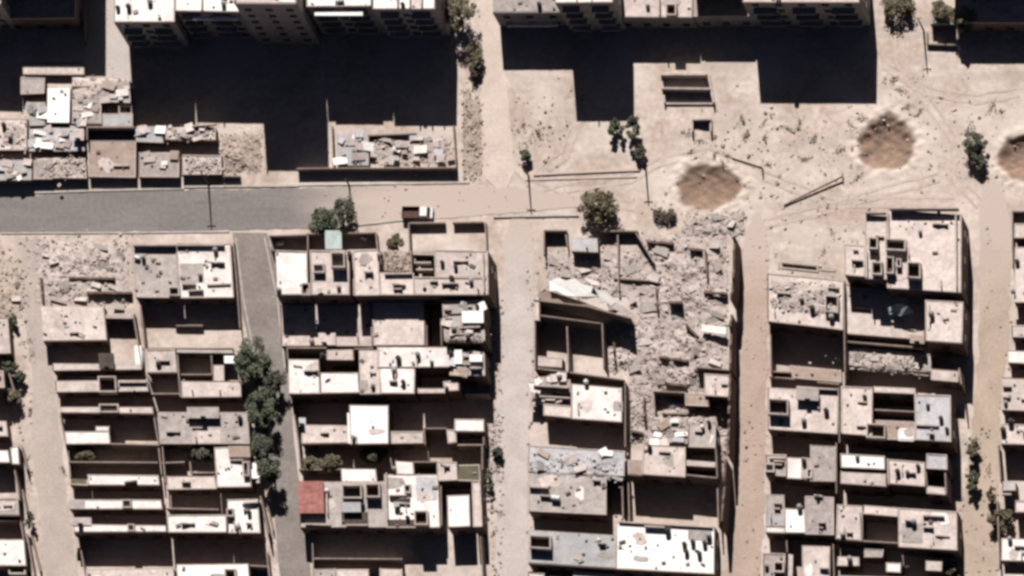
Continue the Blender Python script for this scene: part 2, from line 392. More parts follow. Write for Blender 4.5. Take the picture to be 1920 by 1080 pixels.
def strip(name, pts, wd, z0, z1, m, parent=None, kind=None, jag=0, seed=0):
    """a thin wall or kerb along a pixel polyline (pixels of its top edge)"""
    W = [P(x, y, z1) for x, y in pts]
    parts = []
    r = random.Random(seed)
    for a, b in zip(W[:-1], W[1:]):
        d = Vector((b.x - a.x, b.y - a.y)); L_ = d.length; d /= L_; n = Vector((-d.y, d.x)) * wd / 2
        if not jag:
            poly = [(a.x + n.x, a.y + n.y), (b.x + n.x, b.y + n.y), (b.x - n.x, b.y - n.y), (a.x - n.x, a.y - n.y)]
            parts.append(prism_data(poly, z0, z1))
        else:
            k = max(2, int(L_ / .7)); hs = [z1 - r.random() ** 1.5 * jag for _ in range(k + 1)]
            V = []; F = []
            for i in range(k + 1):
                c = Vector((a.x, a.y)) + d * (L_ * i / k)
                for s in (1, -1):
                    V += [(c.x + n.x * s, c.y + n.y * s, z0), (c.x + n.x * s, c.y + n.y * s, hs[i])]
            for i in range(k):
                q = 4 * i
                F += [(q, q + 1, q + 5, q + 4), (q + 2, q + 6, q + 7, q + 3), (q + 1, q + 3, q + 7, q + 5), (q, q + 4, q + 6, q + 2)]
            F += [(0, 2, 3, 1), (4 * k, 4 * k + 1, 4 * k + 3, 4 * k + 2)]
            parts.append((V, F))
    v, f = join(parts)
    o = new_obj(name, v, f, m, parent)
    if kind: tag(o, kind=kind)
    return o

strip('kerb', [(60, 361), (175, 357), (345, 353)], .3, -.2, .14, 'kerb', kind='structure')
strip('kerb', [(345, 350), (560, 348)], .3, -.2, .14, 'kerb', kind='structure')
strip('kerb', [(0, 437), (240, 436), (430, 434)], .25, -.2, .1, 'kerb', kind='structure')
strip('kerb', [(560, 347), (760, 344), (880, 342)], .25, -.2, .1, 'kerb', kind='structure')
strip('kerb', [(640, 425), (760, 412)], .25, -.2, .1, 'kerb', kind='structure')
strip('kerb', [(925, 406), (1085, 403)], .3, -.2, .22, 'kerb', kind='structure')
strip('kerb', [(1000, 327), (1100, 322), (1200, 318)], .35, -.2, .2, 'lane_pink', kind='structure')
strip('kerb', [(985, 337), (1195, 331)], .25, -.2, .1, 'lane_pink', kind='structure')
strip('kerb', [(442, 446), (456, 560), (476, 660)], .22, -.2, .12, 'kerb', kind='structure')
strip('kerb', [(496, 446), (520, 560), (534, 690)], .22, -.2, .12, 'kerb', kind='structure')

# ------------------------------------------------------------------ houses
SKEW = (0, 0)
NP = [0]
ITEMS = []     # rooftop things built after the houses
def house(label, phrase, rects, h=3.3, col='L', par=.35, sk=None, ex=(), name='house', cat='house', group=None, east=False, south=True, items=()):
    sk = SKEW if sk is None else sk
    r0 = rects[0]; h0 = r0[4] if len(r0) > 4 and r0[4] else h
    base = P((r0[0] + r0[2]) / 2, (r0[1] + r0[3]) / 2, h0); base.z = 0
    root = empty(name, base, label, cat, group)
    rr = random.Random(hash((r0[0], r0[1])) & 0xffff)
    for r in rects:
        hh = r[4] if len(r) > 4 and r[4] else h
        cc = r[5] if len(r) > 5 and r[5] else col
        pp = r[6] if len(r) > 6 else par
        hh += rr.uniform(-.03, .03)
        q = quad_px(r, hh, sk)
        for p_ in q: p_.x += rr.uniform(-.12, .12); p_.y += rr.uniform(-.12, .12)
        if pp > 0 and rr.random() < .4: pp *= .45
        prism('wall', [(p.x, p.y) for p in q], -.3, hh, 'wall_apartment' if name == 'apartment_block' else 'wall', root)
        t = .2
        if pp > 0:
            iq = inset(q, t)
            drop = rr.randrange(6)
            for i in range(4):
                if i == drop: continue
                j = (i + 1) % 4
                pz = hh + pp * rr.uniform(.75, 1.2) * (.45 if i == 0 else .75)
                prism('parapet', [(q[i].x, q[i].y), (q[j].x, q[j].y), (iq[j].x, iq[j].y), (iq[i].x, iq[i].y)], hh, pz, 'parapet', root)
            rq = inset(q, t + .004)
        else: rq = inset(q, .01)
        prism('roof', [(p.x, p.y) for p in rq], hh, hh + .05, 'roof_' + cc, root)
        if south and hh >= 2.6: windows(root, q[3], q[2], hh, .0, 3.1)
        if east and hh >= 2.6: windows(root, q[2], q[1], hh, .0, 3.4)
    for r in rects:
        hh = r[4] if len(r) > 4 and r[4] else h
        area = (r[2] - r[0]) * (r[3] - r[1]) / 144
        cc = r[5] if len(r) > 5 and r[5] else col
        if name in ('house', 'ruined_house') and cc not in 'VB' and area > 9 and min(r[2] - r[0], r[3] - r[1]) > 24:
            for _ in range(rr.choice((0, 1, 1, 2, 3))):
                x_ = rr.uniform(r[0] + 8, r[2] - 20); y_ = rr.uniform(r[1] + 8, r[3] - 10); l_ = rr.uniform(8, min(34, r[2] - x_ - 4)) if r[2] - x_ > 14 else 8
                hw = rr.uniform(.5, 1.2); o_ = sk[1] * (x_ - r[0])
                pl_ = [(x_, y_ + o_ - hw * 3.6), (x_ + l_, y_ + o_ + sk[1] * l_ - hw * 3.6)] if rr.random() < .7 else [(x_, y_ + o_ - 3), (x_ + 1, y_ + o_ + min(14, r[3] - y_ - 6) - 3)]
                strip('roof_wall', pl_, .2, hh, hh + hw, 'parapet', root, jag=hw * .5, seed=rr.randrange(999))
    V_ = []
    for r in rects:
        hh = r[4] if len(r) > 4 and r[4] else h
        area = max(0, (r[2] - r[0] - 10) * (r[3] - r[1] - 8)) / 144
        for _ in range(int(min(4, area * .025 + rr.random() * .8))):
            cx_ = rr.uniform(r[0] + 8, r[2] - 8); cy_ = rr.uniform(r[1] + 6, r[3] - 6)
            ax_ = min((r[2] - r[0]) * .3, rr.uniform(8, 30)); ay_ = min((r[3] - r[1]) * .35, rr.uniform(5, 20)); pts = []
            for k_ in range(9):
                t_ = 6.2832 * k_ / 9; q_ = rr.uniform(.55, 1.1)
                x_ = min(max(cx_ + ax_ * q_ * math.cos(t_), r[0] + 4), r[2] - 4); y_ = min(max(cy_ + ay_ * q_ * math.sin(t_), r[1] + 4), r[3] - 4)
                pts.append(P(x_, y_ + sk[1] * (x_ - r[0]), hh + .08))
            NP[0] += 1
            prism('screed_patch', [(p.x, p.y) for p in pts], hh + .06, hh + .082 + .001 * (NP[0] % 9), 'roof_' + rr.choice('WLLGG'), root)
        for _ in range(int(area * .3 * rr.uniform(.3, 1.3))):
            p = P(rr.uniform(r[0] + 5, r[2] - 5), rr.uniform(r[1] + 4, r[3] - 4), hh); sz = rr.uniform(.12, .6) * rr.uniform(.4, 1)
            p.y += sk[1] * -(rr.uniform(r[0], r[2]) - r[0]) / 12 * .5
            V_.append(box_data((p.x, p.y, hh + .1), (sz * rr.uniform(.5, 2.2), sz * rr.uniform(.4, 1.2), rr.uniform(.12, .5)), Euler((0, 0, rr.uniform(-.5, .5)))))
    if V_:
        v, f = join(V_); tag(new_obj('roof_clutter', v, f, 'clutter', root), kind='stuff')
    for e in ex:
        k = e[0]
        if k == 'well':                       # light well: raised frame; no shaft, its shade is painted as a dark plate
            _, x0, y0, x1, y1, z, hg = e
            q = quad_px((x0, y0, x1, y1), z + hg, sk); iq = inset(q, .22)
            for i in range(4):
                j = (i + 1) % 4
                prism('light_well_wall', [(q[i].x, q[i].y), (q[j].x, q[j].y), (iq[j].x, iq[j].y), (iq[i].x, iq[i].y)], z, z + hg, 'parapet', root)
            prism('light_well_shade', [(p.x, p.y) for p in inset(q, .24)], z + .05, z + .07, 'roof_D', root)  # near-black plate at roof level, painting the darkness of a deep opening
        elif k == 'stair':
            _, x0, y0, x1, y1, z, hg = e[:7]
            q = quad_px((x0, y0, x1, y1), z + hg, sk)
            s = prism('stair_house', [(p.x, p.y) for p in q], z, z + hg, 'wall', root)
            prism('stair_house_roof', [(p.x, p.y) for p in inset(q, -.12)], z + hg, z + hg + .14, 'roof_' + (e[7] if len(e) > 7 else col), s)
            c = (q[3] + q[2]) / 2
            d_ = put('door', WIN_ME, (c.x, c.y - .02, z + .95), (.8, .07, 1.8), 0, root)
        elif k == 'yw':
            strip('yard_wall', e[1], .2, -.3, e[2], 'yard_wall', root)
        elif k == 'rw':
            strip('roof_wall', e[1], .22, e[2], e[2] + e[3], 'parapet', root)
        elif k == 'beam':
            q = quad_px(e[1:5], e[5], sk); prism('canopy', [(p.x, p.y) for p in q], e[5] - .25, e[5], 'roof_' + e[6], root)
            for cnr in (q[0], q[1], q[2], q[3]):
                cc_ = (q[0] + q[1] + q[2] + q[3]) / 4; v_ = cnr + (cc_ - cnr) * .06
                zb = e[7] if len(e) > 7 else 0
                v, f = tube_data([(v_.x, v_.y, zb), (v_.x, v_.y, e[5] - .25)], [.07, .07], 6); new_obj('post', v, f, 'metal_dark', root)
        elif k == 'patch':                    # flat covering on a roof or terrace
            q = quad_px(e[1:5], e[5] + .07, sk); prism('roof_covering', [(p.x, p.y) for p in q], e[5] + .045, e[5] + .08, 'roof_' + e[6], root)
        elif k == 'sheets':                   # loose roofing sheets laid over one another
            _, x0, y0, x1, y1, z, n_ = e
            for i_ in range(n_):
                p = P(rr.uniform(x0, x1), rr.uniform(y0, y1), z)
                v, f = box_data((p.x, p.y, z + .12 + rr.uniform(0, .35)), (rr.uniform(.7, 2.2), rr.uniform(.6, 1.5), .04), Euler((rr.gauss(0, .13), rr.gauss(0, .13), rr.gauss(0, .25))))
                new_obj('roof_sheet', v, f, 'roof_' + rr.choice('WLBGTPGLV'), root)
        elif k == 'balc':                     # balcony slab hung on the south face
            _, x0, x1, y, z, dep = e
            a = P(x0, y, z); b = P(x1, y, z)
            prism('balcony', [(a.x, a.y), (b.x, b.y), (b.x, b.y - dep), (a.x, a.y - dep)], z - .18, z, 'parapet', root)
    for it in items: ITEMS.append((phrase, it))
    return root

# ---- tall apartment blocks along the top of the picture
def balcs(x0, x1, y, h, dep=1.1, n=2, fl=3.1):
    out = []; k = 1
    while k * fl < h - .5:
        z = k * fl; sh_ = (h - z)
        w_ = (x1 - x0) / n
        for i in range(n):
            out.append(('balc', x0 + 2.2 * sh_ + w_ * (i + .2), x0 + 2.2 * sh_ + w_ * (i + .8), y + 3.6 * sh_ - .2, z, dep))
        k += 1
    return out
APT = 'tall apartment blocks'
house('long tall apartment block with stepped white roof and deepest shadow', 'the long stepped apartment block',
      [(215, -90, 328, 42, 12.5, 'W'), (328, -90, 457, 22, 13.4, 'V'), (440, -90, 556, 8, 20.2, 'L', .8), (556, -90, 574, -14, 13, 'G'), (574, -90, 698, 13, 13.6, 'V'), (698, -90, 816, 18, 14.0, 'V')],
      h=13, col='W', par=.5, name='apartment_block', cat='building', east=True,
      ex=balcs(215, 328, 42, 12.5) + balcs(328, 441, 22, 13.4) + balcs(574, 698, 13, 13.6) + balcs(698, 816, 18, 14) +
      [('beam', 362, 31, 446, 37, 12.5, 'V', 9.3), ('beam', 590, 20, 680, 29, 13.2, 'V', 10), ('rw', [(745, -20), (745, 14)], 14, .9), ('rw', [(768, -20), (768, 14)], 14, .9), ('rw', [(790, -20), (790, 12)], 14, .9), ('rw', [(378, -20), (378, 18)], 13.4, .8)],
      items=[('tank', 'black', 222, 16, 12.5), ('tank', 'black', 242, 14, 12.5), ('tank', 'grey', 282, 4, 12.5), ('dish', 'grey', 300, 30, 12.5), ('tank', 'grey', 420, 8, 13.4), ('htank', 'grey', 640, 4, 13.6), ('tank', 'black', 756, 10, 14)])
house('shell damaged apartment block with broken uneven roofline above the courtyard ruin', 'the shell damaged apartment block',
      [(925, -60, 1054, 24, 6.9, 'G'), (1040, -90, 1150, 6, 14.0, 'W'), (1153, -60, 1300, 33, 5.2, 'L'), (1300, -60, 1413, 31, 5.2, 'T'), (1392, -90, 1612, 5, 12.0, 'L'), (1300, -150, 1392, -22, 8.6, 'G')],  # last rect: unseen rear section added to shade the low roof before it
      h=12, par=.45, name='apartment_block', cat='building', east=True,
      ex=balcs(1040, 1150, 6, 14) + balcs(1392, 1612, 5, 12.0, n=3) + [('beam', 950, 42, 1045, 49, 4.2, 'W', 1), ('rw', [(1235, -10), (1236, 28)], 5.2, 1.2), ('well', 1248, 6, 1268, 28, 5.2, 1.4), ('rw', [(1080, -10), (1081, 4)], 14, 1.0), ('rw', [(1108, -10), (1109, 4)], 14, 1.0)],
      items=[('tank', 'grey', 1215, 12, 5.2), ('tank', 'black', 1012, 10, 6.9), ('tank', 'white', 1460, -1, 12)])
house('dark walled apartment block rising past the top left corner of the picture', 'the corner apartment block',
      [(-120, -90, 2, 8, 13.0, 'G')], h=13, par=.5, name='apartment_block', cat='building', east=True)
house('low flat annex in shade beside the pale paved alley', 'the shaded annex', [(2, -60, 142, 36, 5.3, 'G')], h=5.3, name='annex_building', cat='building', east=True, ex=[('yw', [(158, 28), (158, 76)], 1.6)])
house('unseen apartment block added north of the shaded annex to shade its roof', 'the northern block', [(-40, -330, 150, -104, 16.0, 'G')], name='apartment_block', cat='building')  # out of view; added so its shadow covers the annex roof
house('low shaded building behind the trees in the top right corner', 'the shaded corner building', [(1790, -60, 1990, 44, 4.4, 'G'), (1744, 22, 1789, 46, 2.0, 'T')], name='corner_building', cat='building',
      ex=[('yw', [(1738, 82), (1795, 84)], .8), ('yw', [(1738, 60), (1738, 82)], .8), ('beam', 1752, 36, 1792, 45, 2.6, 'C')])
house('unseen apartment block added north of the shaded corner building to shade its roof', 'the north east block', [(1770, -300, 2020, -72, 12.0, 'G')], name='apartment_block', cat='building')  # shadow caster beyond the frame, added to keep the corner roof dark

# ---- low sheds between the apartment block and the road, upper left
SKEW = (0, 0)
house('low pale outbuilding along the south end of the paved alley', 'the pale outbuilding', [(42, 119, 158, 141, 1.0, 'L', .15)], name='outbuilding', cat='shed')
house('white sheet roofed shed with grey lean-to among the ruined sheds', 'the white roofed shed', [(88, 165, 131, 229, 2.2, 'V', 0), (55, 191, 86, 236, 1.9, 'B', .15)], name='shed', cat='shed', ex=[('sheets', 52, 195, 84, 232, 1.95, 6)])
house('broken walled shed right of the white sheet roofed shed', 'the broken shed', [(136, 186, 190, 234, 1.8, 'G', .3), (190, 152, 246, 192, 1.9, 'G', .3), (192, 214, 250, 238, 1.7, 'B', .2)], name='shed', cat='shed', ex=[('yw', [(135, 162), (200, 162)], 1.8), ('yw', [(135, 162), (135, 190)], 1.8), ('sheets', 138, 188, 188, 232, 1.85, 9), ('sheets', 194, 155, 244, 190, 1.95, 7), ('well', 222, 194, 248, 214, 0, 1.6)])
house('pale shed directly left of the tall shadow at the alley end', 'the alley end shed', [(40, 146, 84, 176, 1.7, 'G', .2), (136, 146, 186, 170, 1.2, 'L', .2)], name='shed', cat='shed')
house('bluish grey flat roofed shed stretching below the white sheet roof', 'the bluish shed', [(54, 237, 158, 283, 1.5, 'P', .1)], name='shed', cat='shed', ex=[('stair', 138, 246, 156, 262, 1.5, .8), ('sheets', 60, 240, 150, 280, 1.55, 16)])
house('pale grey shed at the left picture edge above the road', 'the left edge shed', [(-30, 222, 52, 282, 1.4, 'L', .2)], name='shed', cat='shed', items=[('tank', 'black', 8, 236, 1.4), ('tank', 'grey', 20, 258, 1.4)])
house('grey roadside shed nearest the left picture edge', 'the leftmost roadside shed', [(-30, 299, 60, 338, 2.0, 'B', .15)], name='shed', cat='shed', ex=[('sheets', 0, 302, 58, 335, 2.05, 10)])
house('pair of small grey roadside sheds left of the tan yard', 'the small roadside sheds', [(62, 300, 98, 336, 1.5, 'G', .15), (100, 303, 162, 335, 1.4, 'L', .2)], name='shed', cat='shed')
house('tan floored roadside yard with brown walls between grey sheds', 'the tan yard', [(165, 262, 256, 333, 1.3, 'T', .2)], name='yard_building', cat='shed', ex=[('yw', [(163, 238), (252, 238)], 3.0), ('yw', [(163, 238), (163, 262)], 3.0), ('rw', [(212, 310), (242, 310)], 1.3, .5)])
house('grey concrete shed with smooth roof right of the tan yard', 'the smooth grey shed', [(258, 287, 337, 332, 1.4, 'G', .1)], name='shed', cat='shed', ex=[('sheets', 262, 290, 334, 328, 1.45, 5)])
house('pale broken shed at the right end of the roadside sheds', 'the right end shed', [(340, 291, 415, 328, 1.3, 'L', .3)], name='shed', cat='shed', ex=[('yw', [(418, 330), (450, 330)], 1.0)])
house('narrow grey shed against the tall shadow above the smooth grey shed', 'the narrow grey shed', [(256, 236, 308, 267, 1.9, 'B', .1), (310, 240, 404, 264, 1.9, 'L', .3)], name='shed', cat='shed', ex=[('rw', [(360, 236), (404, 232)], 1.9, .8), ('sheets', 258, 238, 400, 262, 1.95, 10)])
house('bluish grey flat roof left in the walled rubble yard by the road', 'the walled yard', [(632, 250, 690, 311, 1.2, 'B', .1)], name='shed', cat='shed',
      ex=[('yw', [(556, 316), (625, 315), (855, 314)], 1.6), ('yw', [(855, 314), (850, 236)], 1.4), ('yw', [(622, 236), (625, 315)], 1.5), ('yw', [(690, 254), (780, 250)], .8), ('sheets', 636, 252, 690, 308, 1.25, 12), ('sheets', 690, 258, 848, 306, .55, 14)])

# ---- block A, between the left dirt lane and the asphalt lane
SKEW = (.06, 0)
house('cracked pale house beside the rubble left of the dirt lane bend', 'the cracked pale house', [(76, 574, 196, 640, 2.9, 'L', .15), (198, 588, 250, 598, 2.4, 'G', .1)], ex=[('yw', [(250, 590), (266, 690)], 2.8), ('beam', 252, 648, 265, 690, 2.5, 'V')], south=True)
house('walled corner house with one grey and one white roof half', 'the walled corner house', [(247, 457, 331, 559, 3.6, 'G', .55), (331, 457, 434, 559, 3.6, 'W', .5)], east=True,
      ex=[('rw', [(249, 459), (329, 459)], 3.6, 1.1), ('rw', [(331, 459), (420, 459)], 3.6, .8), ('patch', 337, 494, 381, 530, 3.6, 'G'), ('well', 315, 537, 336, 554, 3.6, 1.0), ('rw', [(340, 532), (366, 532)], 3.6, .8), ('rw', [(352, 545), (380, 543)], 3.6, .9), ('rw', [(388, 534), (432, 532)], 3.6, .4),
          ('yw', [(437, 455), (443, 520), (450, 615)], 2.0), ('yw', [(262, 562), (272, 655)], 2.8), ('yw', [(270, 653), (436, 653)], 1.4), ('yw', [(330, 610), (380, 610)], 1.0)],
      items=[('tank', 'black', 270, 487, 3.6), ('htank', 'white', 258, 485, 3.6), ('tank', 'grey', 376, 517, 3.6), ('tank', 'grey', 405, 470, 3.6)])
house('very thin roofed house under the cracked pale house', 'the thin roofed house', [(98, 682, 264, 694, 3.2, 'L', .2)], ex=[('stair', 186, 664, 212, 690, 3.2, .9, 'D')])
house('narrow house with a square light well in its pale roof', 'the square well house', [(104, 713, 277, 735, 3.2, 'L', .2)], ex=[('well', 183, 705, 217, 735, 3.2, 1.7), ('rw', [(222, 716), (274, 716)], 3.2, .6)], items=[('dish', 'grey', 252, 730, 3.2)])
house('narrow house with a low framed skylight in its strip roof', 'the low skylight house', [(113, 762, 286, 776, 3.2, 'L', .25)], ex=[('well', 185, 757, 222, 773, 3.2, .8)])
house('small white stepped roof in a dark courtyard by the dirt lane', 'the white stepped house', [(122, 808, 206, 832, 3.1, 'W', .2), (180, 800, 206, 808, 3.1, 'W', .1)], ex=[('yw', [(206, 832), (300, 834)], 3.1), ('yw', [(112, 778), (124, 834)], 2.4), ('yw', [(288, 778), (297, 832)], 2.8)])
house('narrow white roofed house below the shaded garden court', 'the white strip house', [(165, 890, 298, 911, 3.2, 'W', .2), (130, 898, 165, 910, 3.1, 'O', .2)], ex=[('yw', [(127, 838), (132, 895)], 2.4), ('yw', [(128, 866), (296, 867)], 2.6), ('yw', [(297, 836), (303, 890)], 2.8), ('rw', [(232, 903), (256, 900)], 3.2, .8)])
house('white strip roofed house pierced by one dark skylight', 'the pierced strip house', [(130, 937, 304, 956, 3.2, 'W', .2)], ex=[('well', 228, 936, 246, 952, 3.2, 1.0), ('patch', 132, 940, 160, 952, 3.2, 'G')])
house('thinnest white strip house above the long bottom shadow', 'the thinnest strip house', [(138, 984, 312, 999, 4.1, 'W', .2)], ex=[('well', 238, 982, 252, 996, 4.1, .8), ('stair', 132, 972, 170, 984, 3.4, .8, 'G')])
house('pale flat house at the bottom edge beside the dirt lane', 'the bottom lane house', [(160, 1066, 326, 1130, 3.0, 'L', .3)], ex=[('yw', [(146, 1000), (160, 1080)], 2.0)])
house('brilliant white flat house at the bottom edge with dark roof opening', 'the bottom white house', [(330, 1058, 468, 1130, 3.3, 'V', .25)], ex=[('well', 420, 1066, 442, 1086, 3.3, 1.4), ('yw', [(468, 1060), (502, 1062)], 2.4), ('yw', [(500, 1035), (506, 1090)], 2.6)])
house('small square pale roof beside the shaded patio frame', 'the square pale house', [(274, 656, 329, 700, 3.2, 'L', .3)], ex=[('yw', [(284, 738), (342, 738)], 2.6), ('yw', [(274, 702), (286, 740)], 2.8)], items=[('tank', 'grey', 298, 680, 3.2)])
house('house wrapped round a dark sunken patio near the roadside trees', 'the sunken patio house', [(340, 714, 452, 745, 3.3, 'L', .2), (398, 684, 420, 714, 3.3, 'L', .1), (330, 656, 436, 662, 3.2, 'G', 0)], ex=[('yw', [(332, 660), (338, 744)], 3.0), ('yw', [(340, 702), (398, 702)], 2.8), ('yw', [(396, 664), (398, 702)], 3.0), ('beam', 420, 667, 440, 681, 3.4, 'V'), ('yw', [(446, 664), (452, 712)], 2.8)])
house('wide light grey roof with a grey stair room by the street trees', 'the wide grey roof', [(296, 772, 466, 833, 3.2, 'G', .3)], ex=[('stair', 352, 765, 409, 783, 3.2, 1.0, 'G'), ('patch', 360, 806, 412, 830, 3.2, 'L'), ('rw', [(288, 745), (296, 772)], 3.0, .4)], items=[('tank', 'black', 451, 786, 3.2)])
house('narrow bright white roof with tan cover beside the smallest street tree', 'the bright narrow roof', [(402, 838, 467, 913, 3.5, 'W', .2)], ex=[('beam', 428, 836, 468, 857, 4.1, 'T', 3.5), ('well', 454, 865, 466, 892, 3.5, .9), ('beam', 468, 868, 488, 897, 2.6, 'V')])
house('pale roof strip below the brown garden in the left block', 'the garden strip house', [(312, 892, 404, 918, 3.2, 'L', .3)], ex=[('yw', [(304, 836), (310, 905)], 3.0), ('yw', [(300, 868), (346, 866)], 2.2), ('yw', [(356, 866), (358, 886), (402, 886)], 2.4), ('yw', [(312, 953), (410, 955)], 2.8)])
house('white terrace house at the right end of the strip houses', 'the white terrace house', [(314, 966, 424, 999, 4.2, 'W', .25), (424, 936, 484, 999, 4.2, 'W', .25)], ex=[('well', 424, 953, 438, 968, 4.2, 1.0), ('rw', [(456, 943), (484, 941)], 4.2, .8), ('rw', [(446, 978), (450, 1000)], 4.2, .8), ('yw', [(488, 930), (504, 1000)], 2.8), ('yw', [(500, 940), (512, 995)], 1.0)], items=[('tank', 'black', 468, 962, 4.2), ('tank', 'grey', 448, 990, 4.2)])

# ---- block B, between the asphalt lane and the pale dirt lane
SKEW = (.03, 0)
house('bright two storey house on the asphalt lane corner with walled front yard', 'the bright corner house', [(515, 470, 577, 554, 8.0, 'W', .4)], ex=[('yw', [(505, 442), (575, 440)], 1.9), ('yw', [(504, 442), (512, 470)], 1.9), ('well', 564, 530, 581, 553, 8.0, .9)], items=[('htank', 'white', 526, 458, 0), ('tank', 'grey', 524, 545, 8)])
house('pale house with dark roof shaft behind the pale green canopy', 'the roof shaft house', [(580, 470, 655, 554, 8.0, 'L', .4)], ex=[('yw', [(575, 438), (705, 436)], 1.9), ('yw', [(577, 438), (577, 470)], 1.9), ('well', 619, 472, 646, 501, 8.0, 1.9), ('well', 586, 494, 608, 511, 8.0, 1.1), ('patch', 584, 510, 610, 530, 8, 'G'), ('beam', 609, 432, 640, 467, 2.8, 'C')], items=[('tank', 'grey', 636, 540, 8), ('dish', 'grey', 602, 545, 8)])
house('plain pale roofed house between roof shaft house and broken house', 'the plain pale house', [(662, 470, 710, 554, 8.0, 'L', .3), (655, 472, 662, 553, 6.0, 'G', 0)], ex=[('yw', [(705, 436), (708, 470)], 1.9)], items=[('tank', 'black', 656, 480, 7.9), ('tank', 'grey', 712, 480, 8), ('htank', 'white', 684, 448, 0)])
house('broad tan house with smashed roof rooms facing the dirt lane', 'the smashed roof house', [(712, 512, 775, 554, 8.0, 'L', .3), (775, 520, 915, 554, 8.0, 'L', .4), (815, 470, 915, 520, 8.0, 'L', .3), (775, 470, 815, 478, 7.6, 'T', .1)], east=True,
      ex=[('yw', [(767, 418), (834, 417)], 1.25), ('yw', [(848, 417), (906, 416)], 1.25), ('yw', [(766, 418), (768, 470)], 1.9), ('yw', [(910, 416), (912, 470)], 1.3), ('rw', [(720, 513), (772, 512)], 8, .7), ('rw', [(905, 474), (907, 548)], 8, .9), ('rw', [(776, 492), (808, 492)], 5, 2.0), ('rw', [(780, 505), (812, 505)], 5.0, 2.2), ('yw', [(712, 470), (714, 512)], 6.8), ('yw', [(770, 470), (772, 512)], 6.4)],
      items=[('tank', 'black', 830, 494, 8), ('tank', 'black', 855, 502, 8), ('tank', 'black', 848, 524, 8), ('tank', 'grey', 742, 536, 8), ('tank', 'grey', 884, 528, 8), ('dish', 'grey', 796, 536, 8)])
house('lower pale terrace in the shade of the bright corner house', 'the shaded terrace', [(526, 571, 697, 650, 3.2, 'L', .2)], ex=[('yw', [(696, 566), (697, 650)], 4.4), ('stair', 590, 626, 628, 646, 3.2, .4, 'L')], items=[('tank', 'grey', 586, 642, 3.2)], south=False)
house('tan square terrace below the smashed roof house', 'the tan square terrace', [(699, 566, 796, 648, 5.1, 'L', .25)], ex=[('yw', [(798, 560), (800, 648)], 4.6), ('yw', [(826, 560), (828, 648)], 5.4)], south=False)
house('grey cluttered roof under a white sheet by the dirt lane', 'the cluttered grey roof', [(830, 562, 908, 640, 7.0, 'G', .35)], ex=[('beam', 866, 583, 906, 605, 8.0, 'V', 7), ('sheets', 834, 566, 904, 636, 7.1, 12), ('rw', [(862, 614), (900, 612)], 7, .8), ('rw', [(832, 580), (846, 580)], 7, .8), ('rw', [(834, 596), (846, 596)], 7, .7)], items=[('tank', 'black', 896, 576, 7), ('tank', 'grey', 852, 618, 7), ('tank', 'grey', 878, 630, 7)], east=True)
house('large white roof notched by three dark courtyards', 'the notched white roof', [(539, 673, 600, 738, 5.4, 'W', .25), (600, 699, 672, 738, 5.4, 'W', .15), (672, 656, 713, 738, 5.4, 'L', .2), (612, 656, 664, 676, 5.4, 'L', .15)], ex=[('yw', [(538, 652), (612, 652)], 5.2), ('yw', [(538, 652), (539, 673)], 5.2), ('yw', [(664, 654), (700, 653)], 5.2)], items=[('tank', 'grey', 700, 724, 5.4), ('tank', 'black', 606, 668, 5.4)])
house('white patched roof dotted with tanks beside the bluish clutter', 'the patched white roof', [(707, 650, 848, 690, 5.4, 'W', .25), (712, 690, 777, 737, 5.4, 'W', .2), (782, 726, 836, 737, 5.2, 'L', .15), (832, 714, 862, 733, 5.2, 'L', .2), (848, 660, 910, 705, 5.6, 'P', .25)], ex=[('sheets', 850, 662, 906, 702, 5.7, 9), ('beam', 880, 665, 904, 678, 6.6, 'V', 5.6), ('beam', 852, 656, 866, 682, 6.4, 'V', 5.6), ('rw', [(868, 668), (880, 668)], 5.6, 1), ('yw', [(870, 738), (915, 738)], 3.4)], east=True,
      items=[('tank', 'black', 748, 674, 5.4), ('tank', 'grey', 784, 666, 5.4), ('tank', 'grey', 740, 696, 5.4), ('tank', 'black', 757, 718, 5.4), ('tank', 'black', 846, 664, 5.4), ('tank', 'grey', 810, 680, 5.4), ('tank', 'grey', 838, 728, 5.2)])
house('freshly painted brilliant white roof beside a plain pale roof', 'the brilliant white roof', [(656, 760, 728, 832, 4.4, 'V', .15), (652, 775, 656, 832, 4.4, 'V', 0), (566, 797, 652, 832, 3.4, 'L', .2)], ex=[('yw', [(546, 742), (560, 832)], 3.0), ('rw', [(668, 818), (668, 832)], 4.4, .5), ('stair', 562, 785, 572, 798, 2.8, .5, 'P')], items=[('tank', 'grey', 664, 822, 4.4)])
house('low patchy roofs with a dark open room by the dirt lane', 'the open room house', [(733, 808, 794, 832, 3.4, 'L', .25), (838, 806, 856, 832, 3.4, 'L', .2), (852, 787, 908, 811, 3.6, 'W', .25)], ex=[('yw', [(795, 803), (838, 803)], 3.5), ('yw', [(795, 803), (797, 834)], 3.4), ('yw', [(856, 834), (906, 834)], 2.8), ('yw', [(906, 811), (907, 834)], 3.0), ('yw', [(728, 836), (736, 880)], 2.8), ('yw', [(560, 836), (564, 885)], 2.6), ('yw', [(904, 836), (904, 880)], 2.8)], east=True)
